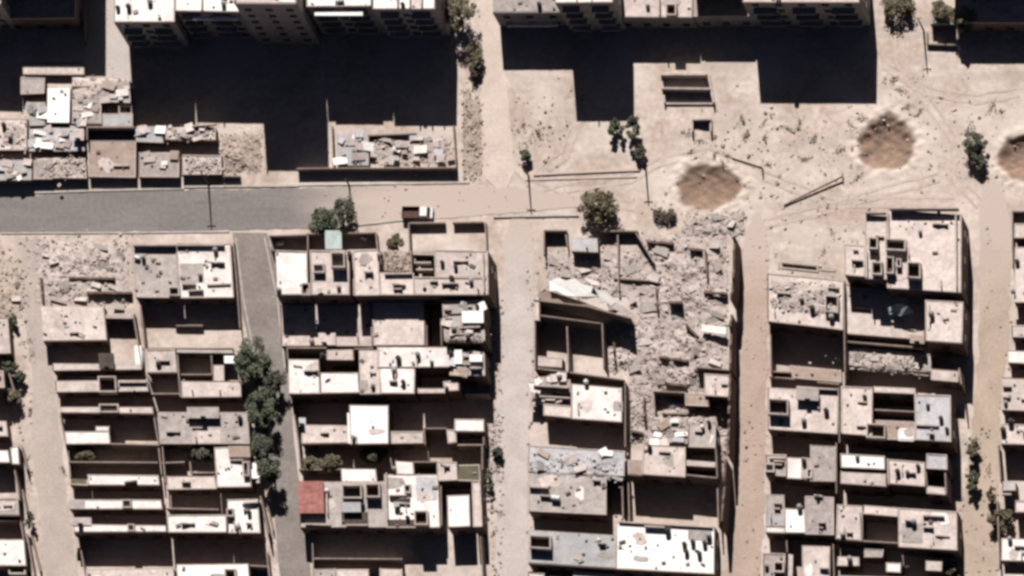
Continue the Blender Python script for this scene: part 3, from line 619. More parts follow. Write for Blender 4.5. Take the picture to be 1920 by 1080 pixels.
house('grey terrace house with a brick red canopy over its corner', 'the red canopy house', [(560, 904, 728, 988, 4.2, 'G', .3), (640, 878, 706, 904, 4.2, 'W', .2)], ex=[('beam', 558, 902, 606, 962, 5.5, 'R', 4.2), ('beam', 642, 940, 676, 960, 5.2, 'B', 4.2), ('patch', 640, 960, 690, 984, 4.2, 'D'), ('well', 640, 908, 678, 934, 4.2, 1.5), ('well', 684, 906, 712, 932, 4.2, 1.5), ('yw', [(560, 880), (640, 880)], 3.6), ('rw', [(572, 982), (620, 984)], 4.2, .5), ('rw', [(612, 918), (614, 962)], 4.2, .8), ('rw', [(648, 984), (690, 984)], 4.2, .6)], items=[('tank', 'black', 681, 948, 4.2), ('tank', 'white', 614, 922, 4.2)])
house('white patchwork terrace with broken partitions near the red canopy', 'the patchwork terrace', [(720, 890, 822, 990, 4.4, 'W', .3), (742, 864, 776, 890, 4.4, 'W', .2)], ex=[('patch', 780, 894, 818, 938, 4.4, 'P'), ('rw', [(730, 928), (762, 928)], 4.4, .9), ('rw', [(724, 886), (726, 975)], 4.4, .8), ('well', 776, 957, 802, 984, 4.4, 1.3), ('rw', [(738, 942), (768, 944)], 4.4, .5), ('patch', 728, 974, 800, 988, 4.4, 'D'), ('yw', [(776, 866), (820, 866)], 4.6), ('well', 757, 908, 770, 924, 4.4, .6)], items=[('tank', 'grey', 740, 880, 4.4), ('tank', 'black', 765, 972, 4.4), ('dish', 'grey', 745, 948, 4.4)])
house('tall narrow white roofs on the right edge of the red canopy block', 'the narrow white roofs', [(838, 929, 881, 988, 4.6, 'V', .2), (886, 903, 902, 988, 4.4, 'L', .35), (818, 866, 857, 902, 4.4, 'L', .25), (858, 872, 900, 902, 4.0, 'O', .2)], east=True, ex=[('yw', [(826, 906), (828, 985)], 4.0), ('yw', [(902, 880), (906, 985)], 3.0)])
house('pale low roofs just showing at the bottom below the longest house shadow', 'the bottom pale roofs', [(590, 1066, 628, 1130, 2.8, 'G', .3), (630, 1066, 692, 1130, 2.9, 'L', .3), (712, 1066, 754, 1130, 2.9, 'L', .3)], ex=[('yw', [(588, 1047), (754, 1048)], 2.2), ('yw', [(585, 990), (588, 1090)], 2.4), ('yw', [(900, 1000), (906, 1090)], 3.4)])

# ---- block C, bombed block between the pale lane and the pink lane
SKEW = (0, .08)
house('roofless ruin with dark roadside rooms below the round olive tree', 'the roofless roadside ruin', [(1070, 446, 1121, 472, 2.2, 'P', .1)], sk=(0, .03), name='ruined_house', cat='ruin', ex=[('yw', [(1020, 432), (1062, 432)], 1.9), ('yw', [(1020, 432), (1020, 478)], 1.8), ('yw', [(1060, 432), (1064, 462)], 1.5), ('yw', [(1122, 433), (1195, 433)], 1.6), ('yw', [(1158, 436), (1160, 545)], 1.2), ('yw', [(1192, 436), (1226, 492)], 1.5), ('yw', [(1150, 522), (1222, 526)], .7)], south=False)
house('pale concrete house whose walls stand open below the tilted white slab', 'the open walled ruin', [(1006, 668, 1054, 688, 2.6, 'L', .2), (1003, 556, 1012, 600, 4.4, 'L', .2)], name='ruined_house', cat='ruin', ex=[('yw', [(1003, 590), (1126, 606)], 4.2), ('yw', [(1003, 590), (1003, 692)], 4.2), ('yw', [(1063, 612), (1066, 694)], 3.6), ('yw', [(1129, 606), (1132, 690)], 3.8), ('yw', [(1003, 690), (1070, 698), (1170, 712)], 3.0), ('yw', [(1000, 562), (1100, 574), (1182, 596)], 4.6)], south=False)
house('white roofed house with brown broken annex left of the rubble slope', 'the white roof by the rubble', [(1072, 718, 1168, 786, 3.4, 'W', .35), (1018, 756, 1072, 780, 3.3, 'L', .25), (1000, 706, 1070, 730, 2.6, 'T', .3)], ex=[('yw', [(1172, 716), (1172, 838)], 3.4), ('sheets', 1000, 708, 1068, 732, 2.7, 9), ('sheets', 1000, 740, 1060, 756, 1.6, 6), ('rw', [(1000, 742), (1070, 746)], 2.4, .7), ('rw', [(1000, 722), (1066, 726)], 2.6, .9), ('patch', 1150, 752, 1168, 770, 3.4, 'G')], items=[('tank', 'white', 1100, 718, 3.4), ('tank', 'white', 1050, 706, 2.6), ('tank', 'black', 1008, 742, 2.6)])
house('broad grey house with pale bluish plastic sheeting over its north end', 'the bluish sheeting house', [(990, 834, 1172, 884, 4.4, 'P', .25), (990, 884, 1138, 958, 4.4, 'G', .2)], sk=(0, .06), ex=[('yw', [(1166, 895), (1168, 968)], 3.6), ('sheets', 996, 846, 1160, 886, 4.5, 7), ('rw', [(992, 912), (1028, 914)], 4.4, .9), ('rw', [(1012, 928), (1036, 930)], 4.4, .8)], items=[('htank', 'white', 1043, 936, 4.4)])
house('grey flat house with dark caged corner near the bottom edge', 'the caged corner house', [(990, 995, 1156, 1056, 4.0, 'B', .3)], sk=(0, .06), ex=[('well', 992, 1002, 1033, 1027, 4.0, 1.5), ('beam', 1030, 1068, 1075, 1090, 2.6, 'D'), ('rw', [(1122, 1018), (1134, 1018)], 4, .9)], items=[('tank', 'white', 1124, 1014, 4), ('tank', 'black', 1002, 1036, 4)])
house('pale house by the bottom edge below the caged corner house', 'the bottom pale house', [(1076, 1070, 1156, 1130, 2.8, 'L', .3), (990, 1072, 1020, 1130, 2.8, 'L', .3)])
house('wide brilliant white roof with a row of tanks at the bottom edge', 'the wide white roof', [(1155, 980, 1340, 1068, 3.8, 'V', .3)], sk=(0, .05), ex=[('rw', [(1208, 986), (1246, 988)], 3.8, .9), ('patch', 1290, 992, 1334, 1012, 3.8, 'G'), ('rw', [(1160, 978), (1336, 988)], 3.8, .5), ('yw', [(1178, 905), (1180, 980)], 2.6)], items=[('tank', 'black', 1253, 996, 3.8), ('tank', 'black', 1284, 1022, 3.8), ('tank', 'black', 1300, 1018, 3.8), ('tank', 'black', 1322, 1020, 3.8), ('tank', 'black', 1288, 1036, 3.8), ('tank', 'black', 1312, 1040, 3.8), ('tank', 'grey', 1330, 1006, 3.8)], east=True)
house('pale grey half ruined house on the edge of the rubble slope', 'the half ruined house', [(1205, 832, 1286, 890, 5.0, 'L', .3), (1177, 862, 1205, 890, 4.9, 'T', .3), (1288, 862, 1342, 874, 5.0, 'L', .2), (1290, 794, 1342, 838, 4.2, 'G', .3), (1220, 784, 1288, 806, 3.6, 'G', .35)], sk=(0, .07), ex=[('sheets', 1225, 786, 1340, 832, 4.0, 10), ('yw', [(1286, 890), (1345, 896)], 4.8), ('yw', [(1342, 840), (1345, 896)], 4.8), ('yw', [(1345, 905), (1347, 985)], 3.6)], items=[('tank', 'white', 1318, 802, 4.2), ('tank', 'black', 1330, 794, 4.2), ('tank', 'black', 1219, 840, 5)], east=True)
house('pink walled ruin with a dark red room open to the sky', 'the open red room ruin', [(1286, 736, 1330, 760, 3.4, 'T', .25), (1322, 700, 1372, 742, 3.8, 'L', .2)], name='ruined_house', cat='ruin', ex=[('yw', [(1225, 733), (1286, 736)], 2.4), ('yw', [(1225, 733), (1228, 778)], 2.2), ('yw', [(1240, 774), (1292, 776)], 1.6), ('yw', [(1305, 688), (1372, 694)], 2.6)], east=True)

# ---- block D, between the pink lane and the tan lane
SKEW = (0, .10)
house('pale flat house open to the crater plain on its north side', 'the plain side house', [(1438, 512, 1582, 604, 5.0, 'L', .25)], ex=[('rw', [(1456, 548), (1482, 550)], 5, .8), ('rw', [(1460, 492), (1460, 504)], 5, .6), ('well', 1464, 490, 1534, 503, 4.9, .8), ('rw', [(1538, 506), (1566, 508)], 5, .6), ('well', 1546, 552, 1572, 584, 5, 1.2), ('yw', [(1444, 606), (1446, 700)], 3.6), ('yw', [(1582, 530), (1584, 700)], 5.2)], items=[('tank', 'black', 1524, 580, 5), ('tank', 'grey', 1560, 596, 5), ('tank', 'grey', 1504, 562, 5)])
house('largest square pale roof with a cluster of dark roof rooms', 'the clustered roof house', [(1664, 394, 1803, 540, 8.0, 'L', .6), (1622, 404, 1664, 522, 8.0, 'L', .3), (1583, 458, 1622, 516, 7.6, 'L', .2)], sk=(0, .06), east=True,
      ex=[('rw', [(1668, 390), (1796, 390)], 8, 1.5), ('rw', [(1622, 398), (1660, 398)], 8, 1.1), ('well', 1628, 444, 1646, 466, 8, 1.4), ('well', 1660, 446, 1698, 468, 8, 1.5), ('well', 1634, 490, 1654, 514, 8, 1.5), ('well', 1660, 480, 1676, 512, 8, 1.4), ('well', 1680, 484, 1690, 500, 8, 1.0), ('well', 1700, 490, 1726, 520, 8, 1.7), ('rw', [(1624, 470), (1625, 520)], 8, 1.0), ('rw', [(1700, 450), (1704, 478)], 8, .8), ('rw', [(1792, 400), (1793, 540)], 8, .9), ('rw', [(1665, 398), (1666, 446)], 8, .8)],
      items=[('tank', 'black', 1645, 474, 8), ('tank', 'black', 1678, 518, 8), ('tank', 'grey', 1726, 436, 8)])
house('shaded terrace holding the pale green sheet below the clustered roof', 'the green sheet terrace', [(1585, 535, 1733, 626, 3.2, 'L', .2)], sk=(0, .08), ex=[('yw', [(1584, 640), (1730, 652)], 3.4)], south=False)
house('square grey pink roof on the tan lane below the largest roof', 'the square lane roof', [(1734, 562, 1806, 640, 7.2, 'L', .3)], sk=(0, .06), east=True, ex=[('rw', [(1742, 572), (1743, 604)], 7.2, .8), ('stair', 1708, 630, 1732, 642, 4, .8, 'T')], items=[('tank', 'grey', 1747, 590, 7.2)])
house('collapsed grey roof strewn with rubble in the middle of the right block', 'the collapsed grey roof', [(1586, 648, 1748, 684, 2.2, 'G', .3), (1746, 690, 1798, 712, 4.4, 'L', .3)], name='ruined_house', cat='ruin', ex=[('yw', [(1798, 690), (1802, 720)], 5.4), ('yw', [(1584, 650), (1584, 720)], 2.8)], east=True)
house('low pink slab and walled room above the twin pit house', 'the low pink slab', [(1480, 684, 1578, 708, .8, 'T', .1)], ex=[('yw', [(1444, 696), (1482, 698)], 2.2), ('yw', [(1442, 706), (1490, 710)], 1.6), ('yw', [(1532, 716), (1574, 720)], 1.2)], south=False)
house('pale house with two dark roof pits facing the pink lane', 'the twin pit house', [(1440, 726, 1572, 806, 4.0, 'L', .3)], sk=(0, .06), ex=[('well', 1440, 746, 1478, 776, 4, 1.6), ('stair', 1494, 728, 1534, 748, 4, 1.2, 'G'), ('rw', [(1532, 728), (1570, 730)], 4, .8), ('rw', [(1534, 732), (1535, 766)], 4, .6), ('yw', [(1572, 726), (1574, 830)], 4.8)], items=[('tank', 'black', 1550, 772, 4), ('tank', 'grey', 1508, 790, 4)])
house('house with a big dark brown roofed hall between two pale roofs', 'the brown hall house', [(1578, 724, 1637, 814, 7.0, 'L', .25), (1716, 738, 1784, 826, 7.0, 'P', .35), (1640, 788, 1716, 822, 6.8, 'T', .25), (1638, 724, 1716, 736, 7.0, 'L', .15)], sk=(0, .05), ex=[('patch', 1684, 802, 1713, 826, 6.8, 'W'), ('well', 1624, 793, 1660, 820, 6.8, 1.4), ('rw', [(1718, 796), (1760, 798)], 7, .5), ('yw', [(1640, 768), (1716, 772)], 6.2)], items=[('tank', 'black', 1622, 746, 7), ('tank', 'black', 1765, 786, 7), ('tank', 'black', 1776, 806, 7), ('tank', 'grey', 1740, 760, 7)], east=True)
house('house with a gleaming white long roof and pink terraces', 'the gleaming long roof', [(1576, 849, 1660, 876, 6.4, 'V', .2), (1576, 884, 1664, 908, 6.0, 'L', .2), (1664, 862, 1736, 908, 6.0, 'L', .25), (1738, 852, 1776, 880, 6.4, 'P', .3), (1736, 912, 1774, 926, 6.0, 'L', .2)], sk=(0, .06), ex=[('yw', [(1736, 884), (1738, 912)], 6.2), ('yw', [(1772, 884), (1774, 926)], 6.2), ('rw', [(1664, 860), (1666, 908)], 6, .9)], items=[('tank', 'black', 1722, 876, 6), ('tank', 'black', 1684, 886, 6), ('tank', 'grey', 1702, 886, 6), ('tank', 'grey', 1608, 858, 6.4)], east=True)
house('two part grey and cream house below the twin pit house', 'the grey and cream house', [(1436, 852, 1474, 892, 4.0, 'G', .3), (1474, 858, 1504, 898, 4.0, 'W', .25), (1504, 858, 1520, 900, 4.0, 'G', .3), (1520, 834, 1568, 902, 4.4, 'G', .25)], sk=(0, .05), ex=[('well', 1434, 868, 1452, 884, 4, 1), ('well', 1512, 878, 1524, 896, 4, .8), ('rw', [(1442, 858), (1472, 858)], 4, .6), ('yw', [(1568, 830), (1568, 925)], 4.6)], items=[('tank', 'black', 1508, 866, 4)])
house('house with a bright white patch roof between grey courts', 'the bright patch house', [(1436, 926, 1472, 986, 4.0, 'G', .25), (1472, 954, 1510, 1000, 4.0, 'V', .15), (1510, 930, 1564, 1002, 4.0, 'G', .3), (1436, 986, 1472, 998, 4.0, 'W', .2)], sk=(0, .04), ex=[('patch', 1436, 968, 1470, 986, 4, 'B'), ('rw', [(1526, 928), (1542, 930)], 4, .6)], items=[('tank', 'grey', 1500, 952, 4), ('tank', 'black', 1534, 934, 4)])
house('L shaped pink terrace round a deep dark red court', 'the dark red court house', [(1568, 945, 1618, 1012, 4.4, 'L', .2), (1618, 948, 1684, 964, 4.4, 'L', .15), (1684, 952, 1796, 1026, 4.6, 'L', .3)], sk=(0, .06), ex=[('rw', [(1612, 960), (1614, 1014)], 4.4, .9), ('patch', 1690, 980, 1730, 1016, 4.6, 'G'), ('rw', [(1730, 966), (1770, 968)], 4.6, .7), ('rw', [(1696, 974), (1716, 976)], 4.6, 1.0), ('yw', [(1618, 1014), (1684, 1018)], 4.2)], items=[('tank', 'grey', 1714, 980, 4.6), ('tank', 'grey', 1580, 1004, 4.4)], east=True)
house('low jumbled roofs at the bottom edge under the dark red court', 'the low jumbled roofs', [(1570, 1044, 1612, 1060, 3.0, 'L', .25), (1620, 1028, 1656, 1044, 3.2, 'G', .3), (1660, 1054, 1690, 1072, 3.0, 'W', .2), (1736, 1048, 1766, 1070, 3.2, 'L', .25), (1570, 1078, 1770, 1130, 3.0, 'G', .3)], sk=(0, .04), items=[('tank', 'black', 1702, 1066, 3), ('tank', 'grey', 1594, 1050, 3)], ex=[('yw', [(1562, 1020), (1564, 1090)], 3.4)], east=True)
house('narrow grey pink roofs at the bottom corner of the pink lane', 'the bottom corner roofs', [(1504, 1024, 1558, 1130, 3.6, 'L', .3), (1430, 1036, 1474, 1130, 3.2, 'G', .3), (1478, 1040, 1486, 1130, 3.4, 'L', 0)], sk=(0, .04), ex=[('well', 1450, 1052, 1470, 1072, 3.2, 1.1), ('yw', [(1474, 1004), (1476, 1036)], 3.2)], items=[('tank', 'grey', 1438, 1062, 3.2)])

# ---- block E at the right picture edge
SKEW = (0, .03)
EG = 'houses cut by the right picture edge'
house('uppermost house on the right edge with two dark roof slots', 'the uppermost right edge house', [(1903, 419, 1990, 446, 3.4, 'L', .3), (1903, 462, 1990, 566, 3.4, 'L', .3)], group=EG, ex=[('yw', [(1898, 396), (1990, 396)], 1.9), ('yw', [(1898, 396), (1899, 500)], 1.9)], items=[('tank', 'black', 1908, 492, 3.4), ('tank', 'grey', 1900, 548, 3.4)])
house('right edge house with pale strip between two dark courts', 'the pale strip edge house', [(1896, 609, 1990, 632, 3.4, 'L', .25), (1889, 657, 1990, 681, 3.4, 'W', .25)], group=EG)
house('right edge house with wide cluttered roof beside the tan lane', 'the cluttered edge house', [(1878, 708, 1990, 770, 3.6, 'L', .3)], group=EG, ex=[('rw', [(1880, 724), (1896, 724)], 3.6, .7), ('rw', [(1880, 744), (1894, 744)], 3.6, .6)], items=[('tank', 'grey', 1886, 756, 3.6)])
house('right edge house whose pale roof ends in a deep dark court', 'the deep court edge house', [(1876, 794, 1990, 832, 4.2, 'L', .3)], group=EG, ex=[('yw', [(1872, 836), (1876, 900)], 3.6)], items=[('tank', 'black', 1882, 808, 4.2), ('tank', 'black', 1896, 792, 4.2)])
house('right edge house with bluish broken roof beyond the lane shrubs', 'the bluish broken edge house', [(1878, 902, 1904, 920, 3.4, 'P', .3), (1904, 938, 1990, 960, 3.4, 'L', .3)], group=EG, ex=[('rw', [(1878, 926), (1896, 926)], 2.4, .9)])
house('lowest white house on the right picture edge', 'the lowest edge house', [(1878, 1010, 1990, 1052, 3.4, 'W', .3)], group=EG, ex=[('yw', [(1870, 940), (1874, 1060)], 2.0), ('stair', 1884, 1078, 1990, 1120, 2.0, .8)], items=[('tank', 'grey', 1894, 1012, 3.4)])

# ---- block W at the left picture edge
SKEW = (.1, 0)
WG = 'houses cut by the left picture edge'
house('uppermost sliver of a pale house on the left edge', 'the uppermost left edge house', [(-60, 596, 14, 664, 3.4, 'L', .3)], group=WG)
house('dark shaded left edge house beside shrubs and the dirt lane', 'the shaded left edge house', [(-60, 694, 6, 728, 4.4, 'T', .3), (-60, 789, 12, 818, 3.2, 'L', .3)], group=WG, ex=[('yw', [(14, 690), (28, 740)], 2.2), ('yw', [(20, 704), (30, 704)], 2.0)])
house('left edge house of two bright white roof slabs', 'the two slab edge house', [(-60, 842, 17, 868, 3.6, 'V', .2), (20, 838, 34, 871, 3.6, 'V', .15)], group=WG, ex=[('yw', [(40, 836), (52, 880)], 1.6), ('yw', [(26, 874), (36, 930)], 3.0)])
house('left edge house with grey roof and pale wall posts on the lane', 'the grey left edge house', [(-60, 934, 34, 968, 3.2, 'G', .3)], group=WG, ex=[('yw', [(42, 918), (50, 960)], 2.0), ('yw', [(-20, 976), (36, 976)], 2.6), ('yw', [(38, 975), (44, 1010)], 2.6)])
house('lowest left edge house with broad white roof', 'the lowest left edge house', [(-60, 1012, 46, 1060, 3.8, 'W', .3)], group=WG, ex=[('well', 14, 1052, 46, 1076, 2.2, 1.2), ('yw', [(50, 1000), (64, 1080)], 2.2), ('yw', [(58, 1000), (76, 1070)], 1.2)])

# ---- roofless rooms on the crater plain
rt = empty('roofless_hut', P(1288, 165), 'roofless pale hut split into two dark rooms on the open plain', 'ruin')
for pl, hh in (([(1238, 139), (1326, 139)], 1.6), ([(1240, 165), (1332, 166)], 1.6), ([(1239, 139), (1246, 192)], .9), ([(1328, 140), (1338, 192)], 1.2)):
    strip('wall', pl, .3, -.3, hh, 'parapet', rt)
strip('wall', [(1246, 194), (1338, 194)], .25, -.3, .3, 'parapet', rt)
rt = empty('broken_hut', P(1312, 235), 'small dark broken hut south of the roofless hut', 'ruin')
for pl, hh in (([(1297, 222), (1332, 222)], 1.5), ([(1297, 222), (1297, 246)], 1.3), ([(1332, 222), (1332, 246)], 1.3)):
    strip('wall', pl, .3, -.3, hh, 'parapet', rt, jag=.5)

# standing outer walls of the bombed block
def ruin_wall(label, pts, h, jag=1.2, seed=0, wd=.35, z0=-.3):
    o = strip('ruined_wall', pts, wd, z0, h, 'wall', jag=jag, seed=seed)
    return tag(o, label, 'wall', 'standing walls of bombed houses')
ruin_wall('tall broken street wall at the north end of the pink lane', [(1376, 444), (1374, 530), (1370, 560)], 6.4, 1.0, 1)
ruin_wall('tall broken street wall along the middle of the rubble slope', [(1369, 585), (1368, 690)], 6.2, 1.4, 2)
ruin_wall('tall broken street wall beside the open red room', [(1368, 700), (1364, 850)], 6.6, .8, 3)
ruin_wall('tall broken street wall just above the wide white roof', [(1360, 860), (1352, 985)], 6.4, .9, 4)
ruin_wall('short thin wall standing alone in the rubble slope', [(1322, 470), (1325, 518)], 1.8, .5, 5)
ruin_wall('low wall stub beside the small rubble pit in the bombed block', [(1253, 565), (1278, 566)], 2.2, .5, 6)
ruin_wall('wall stub under the upper rubble by the pink lane', [(1292, 466), (1316, 468)], 1.4, .4, 7)
for k_, (lb, pts, hh) in enumerate([
    ('cross wall stub on the upper slope near the pink lane', [(1318, 545), (1362, 549)], 1.5), ('wall stub left of the white fallen slab', [(1286, 608), (1308, 630)], 1.4),
    ('long low broken wall across the lower slope', [(1232, 668), (1290, 676)], 1.3), ('broken wall under the long low wall of the lower slope', [(1300, 690), (1366, 700)], 2.0),
    ('wall stub beside the open walled ruin', [(1150, 640), (1152, 676)], 1.5), ('wall stub above the open red room', [(1246, 716), (1286, 722)], 1.8),
    ('upright wall stub in the strip beside the white roof', [(1206, 742), (1208, 790)], 1.8), ('short wall stub low in the strip beside the white roof', [(1182, 806), (1204, 810)], 1.6),
    ('broken wall on the left crater side of the bombed block', [(1212, 452), (1262, 456)], 1.2), ('wall stub in the middle of the upper slope', [(1230, 540), (1232, 580)], 1.4)]):
    ruin_wall(lb, pts, hh, hh * .5, 20 + k_)
ruin_wall('broken wall across the rubble left of the walled corner house', [(162, 548), (246, 548)], 1.3, .5, 8)
ruin_wall('low wall between rubble lot and dirt lane on the left', [(76, 520), (80, 568)], 1.4, .4, 9)
ruin_wall('low broken wall across the upper left rubble lot', [(128, 520), (215, 522)], .9, .5, 10)
# ------------------------------------------------------------------ collapsed white roof slab (tilted)
def tilted(name, label, cat, pts, th, m, group=None):
    """thick plate through pixel corners with heights"""
    top = [P(x, y, z) for x, y, z in pts]
    V = [tuple(p) for p in top] + [(p.x, p.y, p.z - th) for p in top]; n = len(top)
    F = [tuple(range(n - 1, -1, -1)), tuple(range(n, 2 * n))] + [(i, (i + 1) % n, n + (i + 1) % n, n + i) for i in range(n)]
    return tag(new_obj(name, V, F, m), label, cat, group)
FR = 'fragments of the collapsed white roof'
tilted('collapsed_roof', 'largest bright fragment of the collapsed white roof', 'roof slab', [(1030, 527, 4.7), (1046, 521, 4.7), (1060, 526, 4.6), (1078, 522, 4.5), (1092, 533, 4.2), (1112, 537, 3.9), (1108, 549, 3.8), (1121, 556, 3.5), (1098, 560, 3.5), (1082, 556, 3.9), (1060, 553, 4.3), (1044, 545, 4.5), (1031, 546, 4.6)], .22, 'roof_V', FR)
tilted('collapsed_roof', 'middle jagged fragment of the collapsed white roof', 'roof slab', [(1114, 540, 3.9), (1126, 545, 3.6), (1134, 543, 3.6), (1147, 556, 3.0), (1156, 566, 2.8), (1146, 573, 2.7), (1136, 566, 3.0), (1124, 568, 3.0), (1123, 556, 3.4)], .22, 'roof_V', FR)
tilted('collapsed_roof', 'lowest pointed fragment of the collapsed white roof', 'roof slab', [(1158, 566, 2.8), (1170, 573, 2.4), (1186, 587, 1.8), (1172, 592, 1.8), (1160, 584, 2.2), (1148, 577, 2.6)], .22, 'roof_W', FR)
tilted('collapsed_roof', 'small white fragment left of the collapsed white roof', 'roof slab', [(1008, 530, 4.4), (1022, 526, 4.5), (1026, 538, 4.4), (1014, 548, 4.2), (1006, 542, 4.2)], .2, 'roof_L', FR)
tilted('collapsed_roof', 'small white fragment above the collapsed white roof', 'roof slab', [(1096, 522, 1.6), (1118, 526, 1.3), (1126, 535, 1.2), (1110, 534, 1.3)], .2, 'roof_W', FR)
tilted('collapsed_roof', 'grey collapsed roof slab leaning below the tilted white one', 'roof slab', [(1012, 540, 4.3), (1094, 566, 3.0), (1168, 594, 1.9), (1128, 604, 1.7), (1004, 566, 4.0)], .25, 'roof_T')
tilted('collapsed_roof', 'bright white fallen slab with dark gap lying by the pink lane', 'roof slab', [(1316, 608, 1.6), (1362, 614, 1.6), (1361, 627, 1.5), (1315, 621, 1.5)], .25, 'roof_V')
tilted('pale_sheet', 'crumpled pale green sheet spread on a shaded terrace', 'sheet', [(1660, 578, 4.6), (1684, 569, 6.2), (1702, 574, 6.4), (1714, 586, 5.6), (1690, 592, 5.0), (1664, 588, 4.6)], .05, 'roof_C')

# ------------------------------------------------------------------ rubble
def crater_z(p):
    for (cx, cy, rx, ry, dep) in CRATERS:
        c = P(cx, cy); d = math.hypot((p.x - c.x) / rx, (p.y - c.y) / ry)
        if d < 1: return -dep * (1 - d ** 2.2)
    return 0.0
def rubble(label, x0, y0, x1, y1, hmax, n, m='rubble', seed=0, z=0.0, s=(.08, .42), sk=0.0, name='rubble_heap', flat=False):
    hmax *= .6
    r = random.Random(seed)
    W, H = x1 - x0, y1 - y0
    def hh(u, v):
        e = min(u, 1 - u, v, 1 - v) * 4
        e = max(0, min(1, e + .45 * noise.noise(Vector((u * W / 16, v * H / 16, 9.3 + seed)))))
        a = noise.noise(Vector((u * W / 30, v * H / 30, seed * 3.1))) * .5 + .5
        b = noise.noise(Vector((u * W / 9, v * H / 9, seed * 1.7)))
        return hmax * e * max(0, a * 1.3 - .15 + b * .45)
    V, F = [], []
    nx = max(4, int(W / 5)); ny = max(4, int(H / 5))
    for j in range(ny + 1):
        for i in range(nx + 1):
            u, v = i / nx, j / ny
            ju = u + (r.uniform(-.4, .4) / nx if 0 < i < nx else 0); jv = v + (r.uniform(-.4, .4) / ny if 0 < j < ny else 0)
            if i in (0, nx): ju += r.uniform(-.03, .03)
            if j in (0, ny): jv += r.uniform(-.04, .04)
            p = P(x0 + ju * W, y0 + jv * H + sk * ju * W, z)
            ed = i in (0, nx) or j in (0, ny)
            V.append((p.x, p.y, z + (-.15 if ed else hh(u, v) + r.uniform(0, .07) * hmax - .06)))
    for j in range(ny):
        for i in range(nx):
            a = j * (nx + 1) + i; F.append((a, a + nx + 1, a + nx + 2, a + 1))
    parts = [] if flat else [(V, F)]
    for k in range(int(n * .55)):
        u, v = r.random(), r.random()
        if r.random() < .25: u, v = r.gauss(.5, .33), r.gauss(.5, .33)
        sz = s[0] + (s[1] - s[0]) * r.random() ** 3.5
        p = P(x0 + u * W, y0 + v * H + sk * u * W, z)
        rot = Euler((r.gauss(0, .35), r.gauss(0, .35), r.uniform(0, 3.14)))
        hgt = hh(min(max(u, 0), 1), min(max(v, 0), 1))
        if flat:
            hgt = -.06 + crater_z(p)
            if noise.noise(Vector((u * W / 40, v * H / 40, seed))) < -.05: continue
        parts.append(box_data((p.x, p.y, z + hgt + sz * .15), (sz * r.uniform(.7, 1.6), sz * r.uniform(.5, 1.2), sz * r.uniform(.18, .5)), rot))
    V, F = join(parts)
    o = new_obj(name, V, F, m)
    return tag(o, label, 'rubble', kind='stuff')

rubble('grey brick and concrete rubble filling the bombed lot at the road corner', 62, 452, 244, 572, 1.1, 1500, seed=1)
rubble('rubble spread at the left picture edge under the road', -20, 480, 46, 600, .8, 500, 'rubble_tan', seed=2)
rubble('rubble slope covering the upper bombed block by the pink lane', 1196, 436, 1366, 620, 1.3, 1900, seed=3)
rubble('rubble slope covering the lower bombed block by the pink lane', 1176, 606, 1366, 740, 1.4, 1800, 'rubble', seed=4)
rubble('pale rubble inside the roofless roadside ruin', 1022, 470, 1200, 560, .9, 1000, seed=5)
rubble('broken masonry over the roof of the plain side house', 1442, 520, 1576, 585, .9, 420, seed=67, z=5.02, sk=.1, s=(.08, .6))
rubble('rubble strip right of the white roof by the rubble', 1176, 716, 1226, 835, 1.4, 600, seed=6)
rubble('rubble filling the open red room ruin', 1228, 738, 1366, 792, 1.6, 700, seed=46)
rubble('rubble lying over the half ruined house', 1222, 782, 1342, 832, 1.0, 500, seed=47, z=3.6, s=(.1, .6))
rubble('rubble between the ruined houses and the tall street wall', 1342, 745, 1366, 900, 1.2, 350, seed=48)
rubble('dusty debris over the bluish sheeting', 994, 846, 1166, 892, .5, 350, 'sheet_debris', seed=49, z=4.42, sk=.05, s=(.08, .5))
rubble('thrown earth clods round the left crater', 1245, 300, 1410, 405, .1, 420, 'rubble_tan', seed=61, s=(.08, .45), flat=True)
rubble('thrown earth clods round the middle crater', 1590, 195, 1735, 345, .1, 480, 'rubble_tan', seed=62, s=(.08, .45), flat=True)
rubble('thrown earth clods round the right edge crater', 1850, 230, 1960, 360, .1, 260, 'rubble_tan', seed=63, s=(.08, .4), flat=True)
rubble('masonry thrown over the plain beside the right shadow', 1655, 140, 1790, 235, .1, 260, seed=64, s=(.08, .55), flat=True)
rubble('masonry thrown over the plain below the right shadow', 1290, 205, 1590, 320, .1, 420, seed=65, s=(.06, .5), flat=True)
rubble('masonry thrown over the plain between the craters and clustered roof', 1420, 330, 1640, 500, .1, 380, seed=66, s=(.06, .5), flat=True)
rubble('rubble pouring out of the open walled ruin', 1134, 606, 1196, 700, 1.1, 500, seed=16)
rubble('tan rubble mound beside the tall shadow above the road', 412, 250, 492, 325, 1.2, 500, 'rubble_tan', seed=7)
rubble('broken masonry filling the walled yard beside the road', 692, 254, 850, 310, .7, 900, seed=8)
rubble('rubble in the smashed roof rooms of the tan house', 716, 470, 772, 512, 1.0, 350, 'rubble_tan', seed=9, z=4.2)
rubble('rubble blown out between the left crater and the bombed block', 1285, 396, 1400, 442, .6, 650, seed=10)
rubble('rubble along the left side of the pale dirt lane', 912, 790, 940, 905, .5, 400, seed=11)
rubble('rubble strewn over the collapsed grey roof', 1592, 658, 1744, 692, 1.0, 700, seed=12, z=2.25, sk=.08)
rubble('rubble on the shoulder right of the tall apartment shadow', 866, 180, 905, 335, .5, 500, 'rubble_tan', seed=14)
rubble('scattered masonry in the shed yards above the road', 134, 140, 250, 232, .6, 500, seed=15)
rubble('debris heaped on the cluttered grey roof', 834, 620, 905, 642, .5, 180, seed=21, z=7.0, s=(.1, .5))
